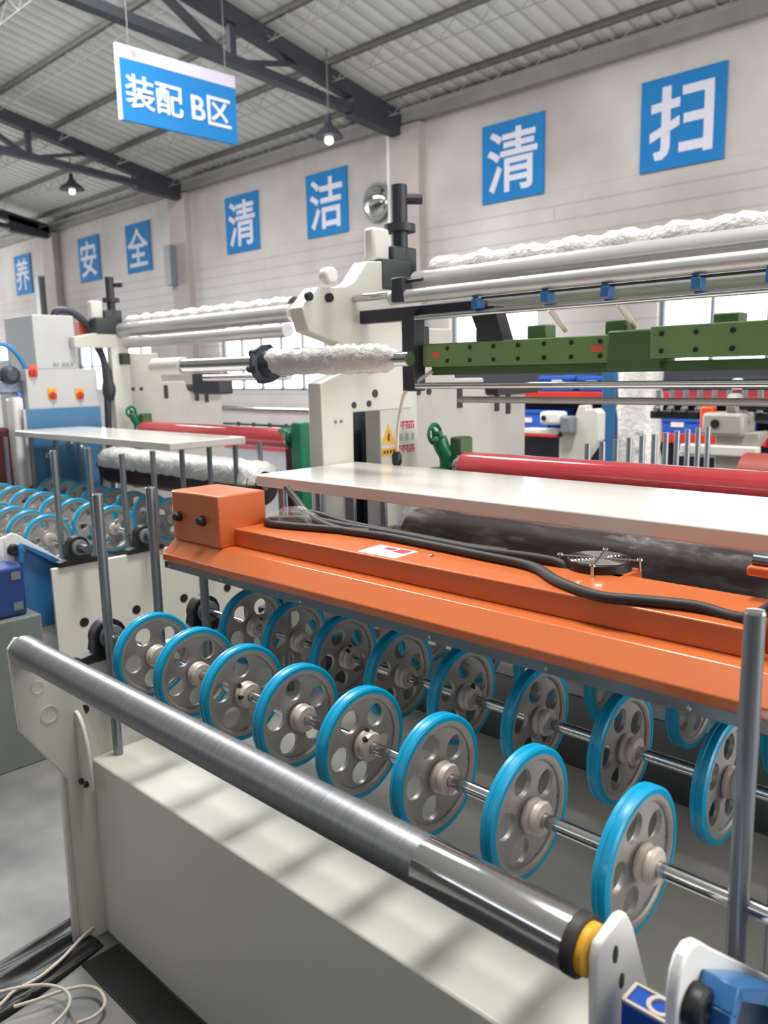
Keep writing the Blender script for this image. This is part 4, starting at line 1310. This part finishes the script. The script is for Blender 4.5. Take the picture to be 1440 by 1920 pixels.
# pieces seen between the left stand and the near stand
t = thing('slitting_frame', (-6.0, 4.9, 0), 'white far machine with chrome rails seen between the two unwind stands', 'machine')
MB().box(-7.2, -5.3, 4.9, 5.0, 0.0, 1.0).build('body', mat('pale_grey_paint', (206, 208, 214), 0.45), t, bevel=0.01)
MB().cyl((-7.2, 4.8, 1.17), (-5.2, 4.8, 1.17), 0.035, 16).build('rail', chrome, t)
MB().cyl((-7.2, 4.85, 1.02), (-5.2, 4.85, 1.02), 0.012, 10).build('thin_rail', blackm, t)
MB().box(-7.0, -5.1, 4.7, 4.78, 0.80, 0.95).build('red_beam', mat('dusky_red_paint', (176, 66, 82), 0.45), t)
for k in range(6):
    MB().cyl((-6.5 + 0.24 * k, 4.69, 0.9), (-6.5 + 0.24 * k, 4.69, 1.06), 0.018, 8).build('peg', blackm, t)
MB().add([(-5.35, 4.86, 1.0), (-5.27, 4.86, 1.0), (-5.27, 4.9, 1.0), (-5.35, 4.9, 1.0), (-5.20, 4.86, 1.62), (-5.12, 4.86, 1.62), (-5.12, 4.9, 1.62), (-5.20, 4.9, 1.62)],
         [(0, 1, 2, 3), (4, 7, 6, 5), (0, 4, 5, 1), (1, 5, 6, 2), (2, 6, 7, 3), (3, 7, 4, 0)]).build('strut', white, t)
t = thing('blue_stand', (-5.6, 5.6, 0), 'blue steel stand with a blue box seen left of the near unwind stand', 'stand')
MB().box(-5.78, -5.70, 5.55, 5.62, 0, 2.1).build('post', teal, t, bevel=0.004)
MB().box(-5.70, -5.38, 5.55, 5.75, 1.17, 1.31).build('box', blue2, t, bevel=0.01)

# ------------------------------------------------------------------ floor at the lower left: tarp, wires
mb = MB()
rr = random.Random(9)
N, K = 40, 26
vs, fs = [], []
for i in range(N + 1):
    for k in range(K + 1):
        u, v_ = i / N, k / K
        y = 0.25 + 0.615 * u
        x = -2.10 + 0.04 * math.sin(3 * u) + (0.23 - 0.06 * u) * v_
        z = 0.012 + 0.014 * math.sin(v_ * 15 + 3 * u) * math.sin(PI * v_) + 0.006 * math.sin(33 * v_ - 7 * u)
        if k in (0, K) or i in (0, N):
            z = 0.002
        vs.append((x, y, max(0.002, z)))
for i in range(N):
    for k in range(K):
        a = i * (K + 1) + k
        fs.append((a, a + 1, a + K + 2, a + K + 1))
mb.add(vs, fs)
o = mb.build('black_tarp', tarp, angle=180)
md = o.modifiers.new('thick', 'SOLIDIFY')
md.thickness = 0.001
tag(o, 'folded strip of black plastic sheet on the floor at the machine corner', 'plastic sheet')
tag(MB().prism([(-1.90, 0.896), (-1.90, 0.79), (-1.60, 0.79), (-1.60, -1.2), (0.4, -1.2), (0.4, 0.896)], 0.0, 0.006, 'z').build('shade_mat', tarp, bevel=0.002), 'dark mat added for floor shade along the front of the near machine', 'mat')  # dark sheet stands in for floor shade, widened unseen to cut bounce light
cable('braided_wire', [(-1.985, 0.89, 0.03), (-1.96, 0.83, 0.035), (-1.925, 0.755, 0.03), (-1.905, 0.70, 0.03), (-1.90, 0.665, 0.03), (-1.90, 0.62, 0.03), (-1.88, 0.58, 0.03), (-1.86, 0.52, 0.03)], 0.0042, pinkgrey, 'beige braided wire running up to the machine corner on the black sheet', 'wire', 'beige wires on the black sheet')
cable('braided_wire', [(-1.96, 0.52, 0.03), (-1.93, 0.575, 0.032), (-1.90, 0.63, 0.034), (-1.86, 0.68, 0.034), (-1.81, 0.705, 0.034), (-1.765, 0.70, 0.034), (-1.735, 0.67, 0.034), (-1.72, 0.62, 0.03)], 0.0042, pinkgrey, 'beige wire arching in a big loop at the lower left corner', 'wire', 'beige wires on the black sheet')
cable('braided_wire', [(-1.85, 0.60, 0.03), (-1.83, 0.65, 0.03), (-1.815, 0.70, 0.03), (-1.79, 0.745, 0.03), (-1.75, 0.765, 0.03), (-1.70, 0.755, 0.03), (-1.68, 0.72, 0.03), (-1.69, 0.68, 0.03)], 0.0042, pinkgrey, 'beige wire in a smaller loop nearer the machine', 'wire', 'beige wires on the black sheet')
